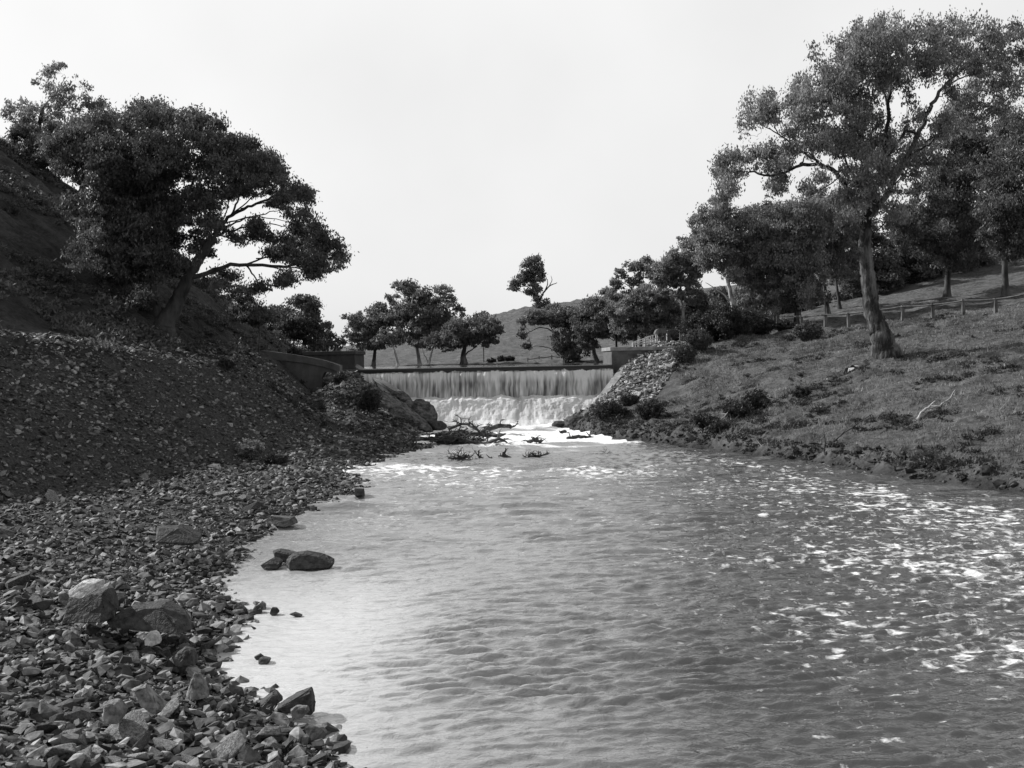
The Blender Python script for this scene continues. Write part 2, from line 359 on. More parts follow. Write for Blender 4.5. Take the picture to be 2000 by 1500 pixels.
# ------------------------------------------------------------------ water
def water_mat(name, lo=.05, dens=True):
    m, n, b = newmat(name); L = n.links
    tc = n.nodes.new('ShaderNodeTexCoord')
    def nz(sc, det, stretch=(1, 1, 1), rough=.6):
        mp = n.nodes.new('ShaderNodeMapping'); mp.inputs['Scale'].default_value = stretch; L.new(tc.outputs['Object'], mp.inputs[0])
        q = n.nodes.new('ShaderNodeTexNoise'); q.inputs['Scale'].default_value = sc; q.inputs['Detail'].default_value = det; q.inputs['Roughness'].default_value = rough
        q.inputs['Distortion'].default_value = .4
        L.new(mp.outputs[0], q.inputs['Vector']); return q
    at = n.nodes.new('ShaderNodeAttribute'); at.attribute_name = 'foam'
    # foam where noise + local density passes a threshold
    f1 = nz(4.2, 7, (.8, 1.2, 1), .62)
    ad = n.nodes.new('ShaderNodeMath'); ad.operation = 'ADD'; L.new(f1.outputs[0], ad.inputs[0]); L.new(at.outputs['Fac'], ad.inputs[1])
    fm = n.nodes.new('ShaderNodeMapRange'); fm.inputs[1].default_value = .955; fm.inputs[2].default_value = 1.10; L.new(ad.outputs[0], fm.inputs[0])
    a2 = n.nodes.new('ShaderNodeAttribute'); a2.attribute_name = 'silt'
    mud_glare = n.nodes.new('ShaderNodeMapRange'); mud_glare.inputs[3].default_value = lo; mud_glare.inputs[4].default_value = .75; L.new(a2.outputs['Fac'], mud_glare.inputs[0])
    col = n.nodes.new('ShaderNodeMix'); col.data_type = 'FLOAT'; col.inputs[3].default_value = .85
    L.new(fm.outputs[0], col.inputs[0]); L.new(mud_glare.outputs[0], col.inputs[2]); L.new(col.outputs[0], b.inputs['Base Color'])
    ro = n.nodes.new('ShaderNodeMapRange'); ro.inputs[3].default_value = .07; ro.inputs[4].default_value = .8; L.new(fm.outputs[0], ro.inputs[0])
    L.new(ro.outputs[0], b.inputs['Roughness']); b.inputs['IOR'].default_value = 2.3; b.inputs['Specular IOR Level'].default_value = .5
    bp = n.nodes.new('ShaderNodeBump'); bp.inputs['Strength'].default_value = .8; bp.inputs['Distance'].default_value = .05
    L.new(nz(5, 4, (.7, 1.2, 1)).outputs[0], bp.inputs['Height']); L.new(bp.outputs[0], b.inputs['Normal'])
    return m
wy = []; y_ = 4.5
while y_ < 62.6: wy.append(y_); y_ += max(.025, y_*y_/4096*.62)
wy = np.array(wy); wx = steps([(-8, 9, .042), (9, 20, .07)])
X, Y = np.meshgrid(wx, wy)
far = sstep(36, 58, Y)
Xd = X+.3*N2.f(X*.5, Y*.5, 2); Yd = Y+.34*N3.f(X*.45, Y*.6, 3)
wz = np.zeros_like(X); g_ = np.random.default_rng(5)
for q in range(64):
    lam = .13*(5.0**(q/63)); th = g_.normal(0, .2)-.16+(.5 if q % 7 == 0 else 0); kk = 2*math.pi/lam
    amp = .0066*lam**.5*(.6+.8*g_.random())
    ph = kk*(Xd*math.sin(th)+Yd*math.cos(th))+g_.uniform(0, 6.28)
    vis = 1-sstep(.45*lam, 1.1*lam, Y*Y/4096)      # drop waves finer than the mesh can carry
    wz += amp*vis*(np.sin(ph)+.3*np.cos(2*ph))
for q in range(26):
    lam = .6*(2.8**(q/25)); th = g_.normal(0, .22)-.12; kk = 2*math.pi/lam
    ph = kk*(Xd*math.sin(th)+Yd*math.cos(th))+g_.uniform(0, 6.28)
    vis = (1-sstep(.5*lam, 1.2*lam, Y*Y/4096))*sstep(14, 30, Y)
    wz += .0085*lam**.7*(.6+.8*g_.random())*vis*(np.sin(ph)+.3*np.cos(2*ph))
gust = .75+.7*N1.f(X*.22, Y*.22, 3)
wz = wz*gust*1.15+N2.f(X*.4, Y*.8, 3)*.05
wz = wz*(1+.9*far)+far*N2.f(X*1.4+5, Y*1.3, 4)*.10+sstep(57, 61, Y)*N3.f(X*1.2, Y*1.3, 4)*.20
left_calm = (1-sstep(-3.2, -.2, X-(.0*Y)))*(1-sstep(15, 22, Y))
wz *= (1-.85*left_calm)
V = np.stack([X, Y, wz], -1).reshape(-1, 3); ny, nx = X.shape
i = np.arange(ny-1)[:, None]*nx; j = np.arange(nx-1)[None]
F = np.stack([i+j, i+j+1, i+nx+j+1, i+nx+j], -1).reshape(-1, 4)
mb = MB(); mb.add(V, F, np.zeros(len(F)))
M['water'] = water_mat('river_water_surface')
river = mb.build('river_water', M['water'], smooth=True); tag(river, kind='structure')
U = X/Y   # bearing from the camera; lays the foam lanes and the painted water glare
foam = .275+.165*sstep(.04, .34, U)*sstep(6, 17, Y)*(1-sstep(38, 46, Y))+(.05*sstep(16, 30, Y)+.25*sstep(27, 46, Y))*(1-.75*sstep(.06, .24, U))+.05*sstep(42, 50, Y)*sstep(.04, .2, U)+.06*sstep(46, 54, Y)+.34*sstep(54, 62, Y)
foam += .12*N2.f(X*.6, Y*.4, 4, .65)+.10*sstep(24, 36, Y)*N1.f(X*1.1, Y*.25, 4, .65)
foam += .05*sstep(28, 44, Y)*(1-sstep(.1, .3, U)); foam = np.clip(foam, 0, .95); SRX = np.interp(Y, sr[:, 0], sr[:, 1]); foam -= .13*sstep(-3.2, -1.0, X-SRX)*(Y < 48)
a = river.data.attributes.new('foam', 'FLOAT', 'POINT'); a.data.foreach_set('value', foam.ravel())
silt_glare = .015+.25*(1-sstep(-.08, .27, U))*(1-.2*sstep(20, 40, Y))+.5*left_calm+.35*sstep(40, 55, Y)-.12*sstep(.1, .3, U)  # real silt, plus sky glare painted paler on the left, darker right
a = river.data.attributes.new('silt', 'FLOAT', 'POINT'); a.data.foreach_set('value', np.clip(silt_glare, 0, 1).ravel())

# water held behind the weir
mb = MB(); gx2 = np.arange(-15, 12, .3); gy2 = np.arange(64.55, 90, .3); X, Y = np.meshgrid(gx2, gy2)
ny, nx = X.shape; i = np.arange(ny-1)[:, None]*nx; j = np.arange(nx-1)[None]
F = np.stack([i+j, i+j+1, i+nx+j+1, i+nx+j], -1).reshape(-1, 4)
mb.add(np.stack([X, Y, 3.5+.008*N1.f(X*2, Y*2, 3)], -1).reshape(-1, 3), F, np.zeros(len(F)))
M['pool'] = noise_mat('still_pool_water', .04, .06, 2, 2, .08, .1, .01, spec=.5)
tag(mb.build('reservoir_water', M['pool'], smooth=True), kind='structure')

def fall_mat():
    m, n, b = newmat('falling_water'); L = n.links
    at = n.nodes.new('ShaderNodeAttribute'); at.attribute_name = 'foam'
    mr = n.nodes.new('ShaderNodeMapRange'); mr.inputs[3].default_value = .035; mr.inputs[4].default_value = .97; L.new(at.outputs['Fac'], mr.inputs[0])
    L.new(mr.outputs[0], b.inputs['Base Color'])
    ro = n.nodes.new('ShaderNodeMapRange'); ro.inputs[3].default_value = .12; ro.inputs[4].default_value = .8; L.new(at.outputs['Fac'], ro.inputs[0])
    L.new(ro.outputs[0], b.inputs['Roughness']); b.inputs['Specular IOR Level'].default_value = .3
    t = n.nodes.new('ShaderNodeBsdfTranslucent'); L.new(mr.outputs[0], t.inputs[0])
    mx = n.nodes.new('ShaderNodeMixShader'); mx.inputs[0].default_value = .35
    L.new(b.outputs[0], mx.inputs[1]); L.new(t.outputs[0], mx.inputs[2]); L.new(mx.outputs[0], n.nodes['Material Output'].inputs[0])
    return m
M['fall'] = fall_mat()
def sheet(name, prof, x0, x1, nxs, nt_, dfun, ffun):
    prof = np.array(prof, float)
    t = np.linspace(0, 1, nt_); yy = np.interp(t, prof[:, 0], prof[:, 1]); zz = np.interp(t, prof[:, 0], prof[:, 2])
    xs = np.linspace(x0, x1, nxs); Xs, T = np.meshgrid(xs, t)
    Yv = yy[:, None]+0*Xs; Zv = zz[:, None]+0*Xs
    dy, dz = dfun(Xs, T); mb = MB(); 
    i = np.arange(nt_-1)[:, None]*nxs; j = np.arange(nxs-1)[None]
    F = np.stack([i+j, i+j+1, i+nxs+j+1, i+nxs+j], -1).reshape(-1, 4)
    mb.add(np.stack([Xs, Yv+dy, Zv+dz], -1).reshape(-1, 3), F, np.zeros(len(F)))
    o = mb.build(name, M['fall'], smooth=True); tag(o, kind='structure')
    a = o.data.attributes.new('foam', 'FLOAT', 'POINT'); a.data.foreach_set('value', np.clip(ffun(Xs, T), 0, 1).ravel())
    return o
def up_d(x, t):
    k = sstep(.16, .3, t)
    s = N1.f(x*6.0, t*2, 3)*.10+N2.f(x*1.6, t*1.2, 2)*.12
    return -k*(np.abs(s)*1.3), k*N3.f(x*3.0, t*5, 2)*.05*(1-sstep(.3, .6, t))+sstep(.14, .22, t)*(1-sstep(.3, .4, t))*np.abs(N2.f(x*2.2, t*0+3, 3))*.13
def up_f(x, t):
    st = N1.f(x*9.0+N3.f(x*.8, t*3, 2)*.5, t*1.8, 3, .7)*.5+.5
    st2 = N2.f(x*1.1+.3*t, t*1.1, 4, .6)*.5+.5
    lip = sstep(.16, .21, t)*(1-sstep(.24, .5, t))
    v = .52+1.35*(st-.5)+1.2*(st2-.5)+.45*lip+.1*sstep(.85, 1, t)
    return np.where(t < .155+.03*N2.f(x*3, t*0, 2), .0, np.clip(v, .1, 1))
sheet('waterfall_upper', [(0, 65.0, 3.5), (.04, 64.2, 3.495), (.07, 64.06, 3.46), (.1, 64.0, 3.38), (.16, 63.96, 3.2), (.25, 63.85, 3.0), (.5, 63.6, 2.45), (1, 63.35, 1.3)],
      -10.6, 6.32, 520, 90, up_d, up_f)
def lo_d(x, t):
    return N2.f(x*1.1, t*2.0, 3, .5)*.16*sstep(0, .2, t)+N3.f(x*4.5, t*9, 3, .6)*.07, N3.f(x*1.5, t*2.5, 3, .5)*.07+N1.f(x*3, 0*t, 3)*.14*(1-sstep(.1, .35, t))
def lo_f(x, t):
    st = N1.f(x*3.4+N2.f(x*.9, t*2, 2), t*2.0, 4, .65)*.5+.5; s2 = N3.f(x*.8, t*1.3, 3)*.5+.5
    return .95+.75*(st-.5)+.7*(s2-.5)+.1*sstep(.3, 1, t)
sheet('waterfall_lower', [(0, 63.6, 1.55), (.1, 63.2, 1.68), (.25, 62.8, 1.5), (.6, 62.2, .85), (.85, 61.6, .3), (1, 60.8, -.1)], -8.6, 6.2, 420, 90, lo_d, lo_f)

# ------------------------------------------------------------------ weir, abutments, walls
weir = tag(empty('weir', (-2, 64.6, 0)), 'long low concrete weir wall under the sheet of falling water', 'weir')
mb = MB(); prism(mb, [(-10.6, -.9), (6.28, -.9), (6.28, 3.2), (-10.6, 3.2)], 64.25, 65.3)
o = mb.build('weir_wall', M['concrete'], weir, origin=(-2, 64.6, 0))
mb = MB(); box(mb, -10.58, 6.26, 63.9, 64.14, -.9, 1.2); o = mb.build('apron_step', M['concrete'], weir, origin=(-2, 64.6, 0))

def abut(name, label, x0, x1, y0, y1, zt, zb, body, cop):
    c = ((x0+x1)/2, y0, zb); e = tag(empty(name, c), label, 'abutment')
    mb = MB(); box(mb, x0, x1, y0, y1, zb, zt-.24); bevel(mb.build('block', body, e, origin=c), .03)
    mb = MB(); box(mb, x0-.09, x1+.09, y0-.09, y1+.09, zt-.24, zt); bevel(mb.build('coping', cop, e, origin=c), .03)
    return e
abut('masonry_abutment', 'square concrete abutment with projecting coping at the right end of the weir', 6.3, 10.2, 64.5, 70.6, 4.6, -.5, M['concrete_mid'], M['concrete_soft'])
abut('masonry_abutment', 'low dark abutment with thin coping at the left end of the weir', -13.6, -10.0, 65.3, 69.5, 4.66, 1.0, M['masonry'], M['masonry'])

def sloped_wall(label, a, b, th, mat_w, mat_c, zb=-.6):
    a = np.array(a); b = np.array(b); o_ = ((a+b)/2); o_[2] = 0
    e = tag(empty('wing_wall', o_), label, 'wing wall')
    d = (b-a); d[2] = 0; d /= np.linalg.norm(d); n_ = np.array([-d[1], d[0], 0])
    def slab(p, q, h0, h1, w_):
        V = []
        for pt in (p, q):
            for s in (-1, 1):
                V.append(pt+n_*s*w_/2+np.array([0, 0, h1]))
            for s in (-1, 1):
                V.append(pt+n_*s*w_/2+np.array([0, 0, h0]) if h0 > -5 else np.array([*(pt+n_*s*w_/2)[:2], zb]))
        F = [(0, 1, 5, 4), (2, 6, 7, 3), (0, 4, 6, 2), (1, 3, 7, 5), (0, 2, 3, 1), (4, 5, 7, 6)]
        return V, F
    V, F = slab(a, b, -9, -.16, th); mb = MB(); mb.add(V, F); mb.build('wall', mat_w, e, origin=o_)
    V, F = slab(a, b, -.16, 0, th+.12); mb = MB(); mb.add(V, F); bevel(mb.build('coping', mat_c, e, origin=o_), .02)
sloped_wall('pale sloping wing wall running down beside the right abutment', P(1230, 703, 64.9), P(1158, 797, 60.4), .42, M['concrete'], M['concrete_soft'])
sloped_wall('narrow sloping wing wall with pale coping at the left edge of the falls', P(692, 711, 66.0), P(785, 768, 61.6), .36, M['concrete'], M['concrete_soft'])

# retaining wall with a curved coping band and an arched notch
def wx_(px, d=57.6): return P(px, 700, d)[0]
def wz_(px, py, d=57.6): return P(px, py, d)[2]
D = 57.6
def pz(px, py): p = P(px, py, D); return (p[0], p[2])
e = tag(empty('retaining_wall', P(600, 760, D)), 'plain concrete retaining wall with a downward curving coping and arched notch on the left bank', 'wall')
org = P(600, 760, D)
top = [(508, 699), (540, 703), (570, 706), (600, 710), (630, 716), (650, 722), (664, 728)]
body = [pz(*q) for q in top]+[pz(664, 740), pz(656, 736), pz(647, 729), pz(640, 726), pz(633, 728), pz(629, 736), pz(628, 760), pz(627, 800), pz(560, 820), pz(500, 800)]
mb = MB(); prism(mb, body, D, D+.8); mb.build('wall_face', M['concrete'], e, origin=org)
band_t = [(508, 684), (540, 688), (570, 692), (600, 697), (630, 703), (650, 709), (664, 714)]
mb = MB(); prism(mb, [pz(*q) for q in band_t]+[pz(x, y-.2) for x, y in top[::-1]], D-.12, D+.9)
mb.build('coping', M['concrete'], e, origin=org)

# gear stands on the abutments
def gear(label, px0, px1, pyt, pyb, d, mat):
    a = P(px0, pyt, d); b = P(px1, pyb, d); c = ((a[0]+b[0])/2, d, b[2]); wd = b[0]-a[0]; h = a[2]-b[2]
    e = tag(empty('sluice_gear_stand', c), label, 'gear stand')
    for sx in (-.32, .0, .32):
        mb = MB(); box(mb, sx*wd-.05, sx*wd+.05, -.2, .2, 0, h*.66); mb.build('support', mat, e)
    mb = MB(); ang = np.linspace(-1, 1, 9)
    for k in range(8):
        x0, x1 = ang[k]*wd*.5, ang[k+1]*wd*.5; z0, z1 = h*.66+h*.3*(1-ang[k]**2)**.5, h*.66+h*.3*(1-ang[k+1]**2)**.5
        V = [(x0, -.4, h*.6), (x1, -.4, h*.6), (x1, .4, h*.6), (x0, .4, h*.6), (x0, -.4, z0+.02), (x1, -.4, z1+.02), (x1, .4, z1+.02), (x0, .4, z0+.02)]
        mb.add(V, [(0, 3, 2, 1), (4, 5, 6, 7), (0, 1, 5, 4), (2, 3, 7, 6), (0, 4, 7, 3), (1, 2, 6, 5)])
    mb.build('cap', mat, e)
gear('small dark iron gear stand with rounded cap on the left abutment', 635, 660, 669, 683, 67, M['iron_dark'])
gear('small gear stand with rounded pale cap behind the iron railing', 1278, 1303, 641, 668, 70, M['timber'])

# iron railing going up from the right abutment
pa = P(1236, 676, 66.5); pb = P(1303, 674, 71.0)
ra = P(1236, 669, 66.5); rb = P(1303, 646, 71.0)
e = tag(empty('iron_railing', pa), 'pale lattice iron railing climbing behind the stone slope by the right abutment', 'railing')
def lerp(a, b, t): return np.asarray(a)*(1-t)+np.asarray(b)*t
for k in range(4):
    t = k/3; mb = MB(); tube(mb, [lerp(pa, pb, t)-[0, 0, .4], lerp(ra, rb, t)], .055, 5); mb.build('post', M['iron'], e, origin=pa)
for t in (0, .34, .68):
    mb = MB(); tube(mb, [lerp(ra, pa, t)+[0, 0, 0], lerp(rb, pb, t)], .035, 5); mb.build('rail', M['iron'], e, origin=pa)
for k in range(1, 14):
    if k % 3:
        t = k/14; mb = MB(); tube(mb, [lerp(pa, pb, t)-[0, 0, .05], lerp(ra, rb, t)], .024, 4); mb.build('bar', M['iron'], e, origin=pa)

# timber fences on the right bank
def fence(label, posts, rail_h=(.88,), mat=M['timber'], hgt=.95, thick=.09):
    base = [np.array([P(px, 650, d)[0], d, 0]) for px, d in posts]
    for b in base: b[2] = Hs(b[0], b[1])
    e = tag(empty('timber_fence', base[0]), label, 'fence')
    for b in base:
        mb = MB(); lean = R.uniform(-.04, .04)
        V = [(b[0]+sx*thick+lean*h, b[1]+sy*thick, b[2]+h) for h in (-.3, hgt) for sy in (-1, 1) for sx in (-1, 1)]
        mb.add(V, [(0, 2, 3, 1), (4, 5, 7, 6), (0, 1, 5, 4), (2, 6, 7, 3), (0, 4, 6, 2), (1, 3, 7, 5)]); mb.build('post', mat, e, origin=base[0])
    for h in rail_h:
        for p, q in zip(base[:-1], base[1:]):
            mb = MB(); m_ = (p+q)/2+[0, 0, h-.03]; tube(mb, curve([p+[0, -.1, h], m_+[0, -.1, 0], q+[0, -.1, h]], 3), .05, 5)
            mb.build('rail', mat, e, origin=base[0])
fence('grey post and rail fence along the right bank top, passing behind the big tree',
      [(1520, 70), (1566, 68.5), (1612, 67), (1658, 66), (1705, 65), (1763, 64), (1822, 63), (1882, 62), (1945, 61), (2010, 60)], (.88,))
fence('low timber fence half hidden by scrub between the railing and the bushes', [(1306, 71), (1330, 72), (1356, 73), (1384, 73.5), (1410, 74)], (.95,))
fence('short dark timber hurdle standing among the shrubs at the left end of the fence', [(1488, 70), (1514, 70)], (.95, .1), M['timber_dark'], 1.0, .07)
fence('ragged low fence of dark sticks on the far shore left of the right abutment', [(1030, 96), (1052, 95), (1077, 94), (1100, 93), (1122, 92)], (.3,), M['timber_dark'], .45, .04)

b = P(945, 712, 98); b[2] = Hs(b[0], b[1])
mb = MB(); tube(mb, [b-[0, 0, .3], b+[0, 0, 1.75]], .045, 6); tag(mb.build('wooden_post', M['timber_dark'], origin=b), 'single thin dark post standing on the far shore beyond the weir', 'post')

# ------------------------------------------------------------------ trees
def clump_leaves(mb, C, r, L_, cover=1.25, flat=.7, droop=.5):
    """leaves scattered through small domed clumps. C (n,3) centres, r (n,) radii"""
    Wd = L_*.42
    n = np.maximum(6, (cover*math.pi*r*r/(L_*Wd*.5*.6)).astype(int))
    idx = np.repeat(np.arange(len(C)), n); m = len(idx)
    d = rng.normal(size=(m, 3)); d /= np.linalg.norm(d, axis=1)[:, None]
    d[:, 2] = np.where(d[:, 2] < -.2, d[:, 2]*.5, d[:, 2])
    rad = r[idx]*rng.random(m)**.5*(1+.3*rng.normal(size=m).clip(-1, 2.2))
    c = C[idx]+d*rad[:, None]*[1, 1, flat]
    a = rng.normal(size=(m, 3)); a[:, 2] -= droop*1.5; a /= np.linalg.norm(a, axis=1)[:, None]
    b = np.cross(a, rng.normal(size=(m, 3))); b /= np.linalg.norm(b, axis=1)[:, None]+1e-9
    sz = rng.uniform(.6, 1.3, m)[:, None]
    A = a*L_*.5*sz; B = b*Wd*.5*sz
    V = np.stack([c-A, c+B, c+A, c-B], 1).reshape(-1, 3)
    F = np.arange(m*4).reshape(m, 4)
    rn = np.clip(rng.random(len(C))[idx]*.5+rng.random(m)*.5, 0, 1)
    mb.add(V, F, rn)

NL = 0
def tree(name, label, d, base_px, trunk, blobs, limbs=(), r0=.3, leaf=None, group=None, mat='leaf', bark='bark', cover=1.1, cl=None, thin=1.0, spread=.45, kind='tree', base=None, twigs=5, sat=2, flat=.85, droop=.7):
    """trunk: [(px,py[,dd])...] above the base; blobs: (px,py,rx,ry[,dd]) in photo pixels at distance d"""
    k = d/2000
    if base is None:
        bx = P(base_px, 700, d)[0]; base = np.array([bx, d, Hs(bx, d)])
    base = np.asarray(base, float)
    leaf = leaf or max(.13, d*.0032)
    e = tag(empty(name, base), label, kind, group)
    W_ = MB(); nodes = []
    def path(pts, ra, rb, sides, m=5, wob=0.0, rnd=None):
        c = curve(pts, m, wob); rr = np.linspace(ra, rb, len(c)); tube(W_, c, rr, sides, rough=.12)
        for p, q in zip(c[::2], rr[::2]): nodes.append((p, q))
        return c
    tp = [base+[0, 0, -.2]]+[P(t[0], t[1], d+(t[2] if len(t) > 2 else 0)) for t in trunk]
    c = curve(tp, 6, r0*.05); rr = np.linspace(r0, r0*.45, len(c)); hgt = c[:, 2]-base[2]
    rr = rr*(1+.6*np.exp(-np.clip(hgt, 0, 9)/(r0*1.6)))
    tube(W_, c, rr, 10, rough=.14)
    for p, q in zip(c[3:], rr[3:]): nodes.append((p, q))
    for lm in limbs:
        pts = [P(t[0], t[1], d+(t[2] if len(t) > 2 else 0)) for t in lm[0]]
        path(pts, lm[1]*.72, lm[1]*.2, 7, 5, .035*math.sqrt(lm[1]*5))
    if name.startswith('dead'):
        W_.build('trunk', M[bark], e, origin=base, smooth=True); return e
    full = []
    for bl in blobs:
        full.append(bl)
        for q in range(sat):
            a_ = R.uniform(0, 6.28); f_ = R.uniform(.32, .55)
            full.append((bl[0]+math.cos(a_)*bl[2]*1.05, bl[1]+math.sin(a_)*bl[3]*1.05, bl[2]*f_, bl[3]*f_))
    nb0 = len(blobs); blobs = full
    LV = MB(); cs = []; rs = []
    ext = (max(b_[0]+b_[2] for b_ in blobs)-min(b_[0]-b_[2] for b_ in blobs))*k*.5
    for bl in blobs:
        px, py, rx, ry = bl[:4]; dd = bl[4] if len(bl) > 4 else R.uniform(-1, 1)*ext*spread
        C = P(px, py, d+dd); ax, az = rx*k*1.27, ry*k*1.38; ay = (ax+az)*.6
        r_s = (cl or max(.25, min(.75, .34*min(ax, az)+.15)))*1.05
        n = int(max(4, thin*R.choice([.45, .7, .95, 1.15])*5.2*(ax*az)/(r_s*r_s)))
        u = rng.normal(size=(n, 3)); u /= np.linalg.norm(u, axis=1)[:, None]
        u *= (rng.random(n)**.42*rng.uniform(.85, 1.15, n))[:, None]
        c_ = C+u*[ax*.95, ay, az*.92]; r_ = r_s*rng.uniform(.5, 1.3, n)
        cs.append(c_); rs.append(r_)
        # limb from the nearest lower wood to this blob
        best = None
        for p, q in nodes:
            dv = C-p; dist = np.linalg.norm(dv)+.8*max(0, p[2]-C[2]+.2*ax)
            if best is None or dist < best[0]: best = (dist, p, q)
        _, p, q = best; q2 = min(q*.55, .014+.022*np.linalg.norm(C-p))
        mid = (p+C)/2+rng.normal(0, .12, 3)*np.linalg.norm(C-p)+[0, 0, -.06*np.linalg.norm(C-p)]
        path([p, mid, C], q2, q2*.35, 5, 5, .04)
        for t in range(twigs):
            g = c_[rng.integers(n)]; tube(W_, curve([C, (C+g)/2+rng.normal(0, .1*ax+.02, 3), g], 3), np.linspace(q2*.35, q2*.1+.005, 7), 4)
            t2 = c_[rng.integers(n)]; s_ = lerp(p, C, rng.uniform(.4, .9)); tube(W_, [s_, (s_+t2)/2+[0, 0, .05], t2], [q2*.35, q2*.2, .008], 4)
    clump_leaves(LV, np.concatenate(cs), np.concatenate(rs), leaf, cover, flat, droop)
    W_.build('trunk', M[bark], e, origin=base, smooth=True)
    global NL; NL += LV.n//4; LV.build('crown', M[mat], e, origin=base)
    return e

GR = 'gum trees crowding the top of the right bank'
GF = 'gum trees on the far shore beyond the weir'
# big tree on the right bank
tree('gum_tree', 'tall leaning gum tree with thick flared trunk on the grassy right bank', 52, 1735,
     [(1723, 662), (1713, 630), (1702, 598), (1697, 550), (1692, 510), (1690, 470), (1693, 430), (1705, 390)],
     [(1700,72,48,28),(1750,62,38,24),(1680,104,42,28),(1732,112,46,28),(1792,62,26,18),(1792,104,26,20),(1838,70,24,16),(1866,96,16,22),(1835,100,14,12),
      (1602,132,32,26),(1642,140,32,26),(1572,172,28,22),(1622,192,36,24),(1534,188,26,20),(1484,208,28,22),(1462,240,22,22),(1520,222,28,16),(1684,172,40,28),(1742,172,32,26),(1772,206,22,28),
      (1565,248,28,20),(1590,226,22,18),(1408,322,20,24),(1432,346,20,22),(1424,384,9,14),(1452,306,20,14),(1492,302,26,18),(1520,336,26,14),(1545,282,30,22),(1588,286,34,22),(1504,366,10,18),(1524,364,16,14),
      (1640,252,42,26),(1702,256,40,28),(1762,268,30,28),(1642,306,34,24),(1694,322,42,32),(1752,330,38,28),(1804,296,24,20),(1842,252,22,18),(1650,372,26,24),(1704,396,36,26),(1864,186,14,14),(1820,142,12,14),(1740,420,30,22),(1672,430,20,20),
      (1700,90,60,30),(1660,150,44,26),(1720,140,40,26),(1600,170,36,26),(1560,206,30,20),(1500,222,26,16),(1680,215,40,22),(1600,262,32,22),(1660,282,40,26),(1730,300,44,28),(1560,300,34,18),(1480,316,30,16),(1430,330,26,22),(1720,360,40,28),(1680,370,36,24),(1780,300,26,24),(1640,190,36,22),(1820,120,20,14),(1780,130,26,18),(1420,366,14,16),(1610,352,10,8),(1576,366,8,10),(1660,212,22,18),(1850,130,12,10),(1930,80,40,30),(1960,140,40,30),(1910,160,30,25),(1905,60,25,18),(1880,110,30,18),(1900,200,34,22),(1850,60,30,18),(1890,240,30,24),(1970,190,40,30),(1990,90,40,36)],
     limbs=[([(1692,470),(1672,410),(1640,345),(1600,322),(1562,324),(1512,342),(1462,336)], .22),
            ([(1692,430),(1735,372),(1775,300),(1810,226),(1830,188),(1864,148),(1905,122)], .24),
            ([(1862,148),(1880,118),(1886,90)], .09), ([(1850,165),(1885,150),(1920,140)], .07),
            ([(1700,410),(1722,320),(1738,215),(1742,160),(1786,92)], .2),
            ([(1700,400),(1690,300),(1662,215),(1628,180),(1600,196)], .17),
            ([(1738,215),(1720,168),(1690,130)], .09), ([(1745,140),(1785,118),(1815,104)], .06),
            ([(1662,215),(1625,165),(1600,140)], .06), ([(1698,380),(1660,330),(1640,280),(1630,250)], .1), ([(1640,280),(1610,262),(1590,236)], .05), ([(1722,320),(1760,270),(1775,220)], .08), ([(1600,322),(1580,300),(1548,292)], .06), ([(1735,372),(1770,340),(1800,320)], .07), ([(1690,300),(1705,250),(1700,200)], .07), ([(1640,345),(1600,372),(1590,350)], .05),
            ([(1620,330),(1560,290),(1520,262),(1480,240)], .09), ([(1520,262),(1508,232)], .05)],
     r0=.5, leaf=.17, cover=.62, thin=.56, sat=1, spread=.35, cl=.38, flat=1.25, droop=1.3, twigs=7)
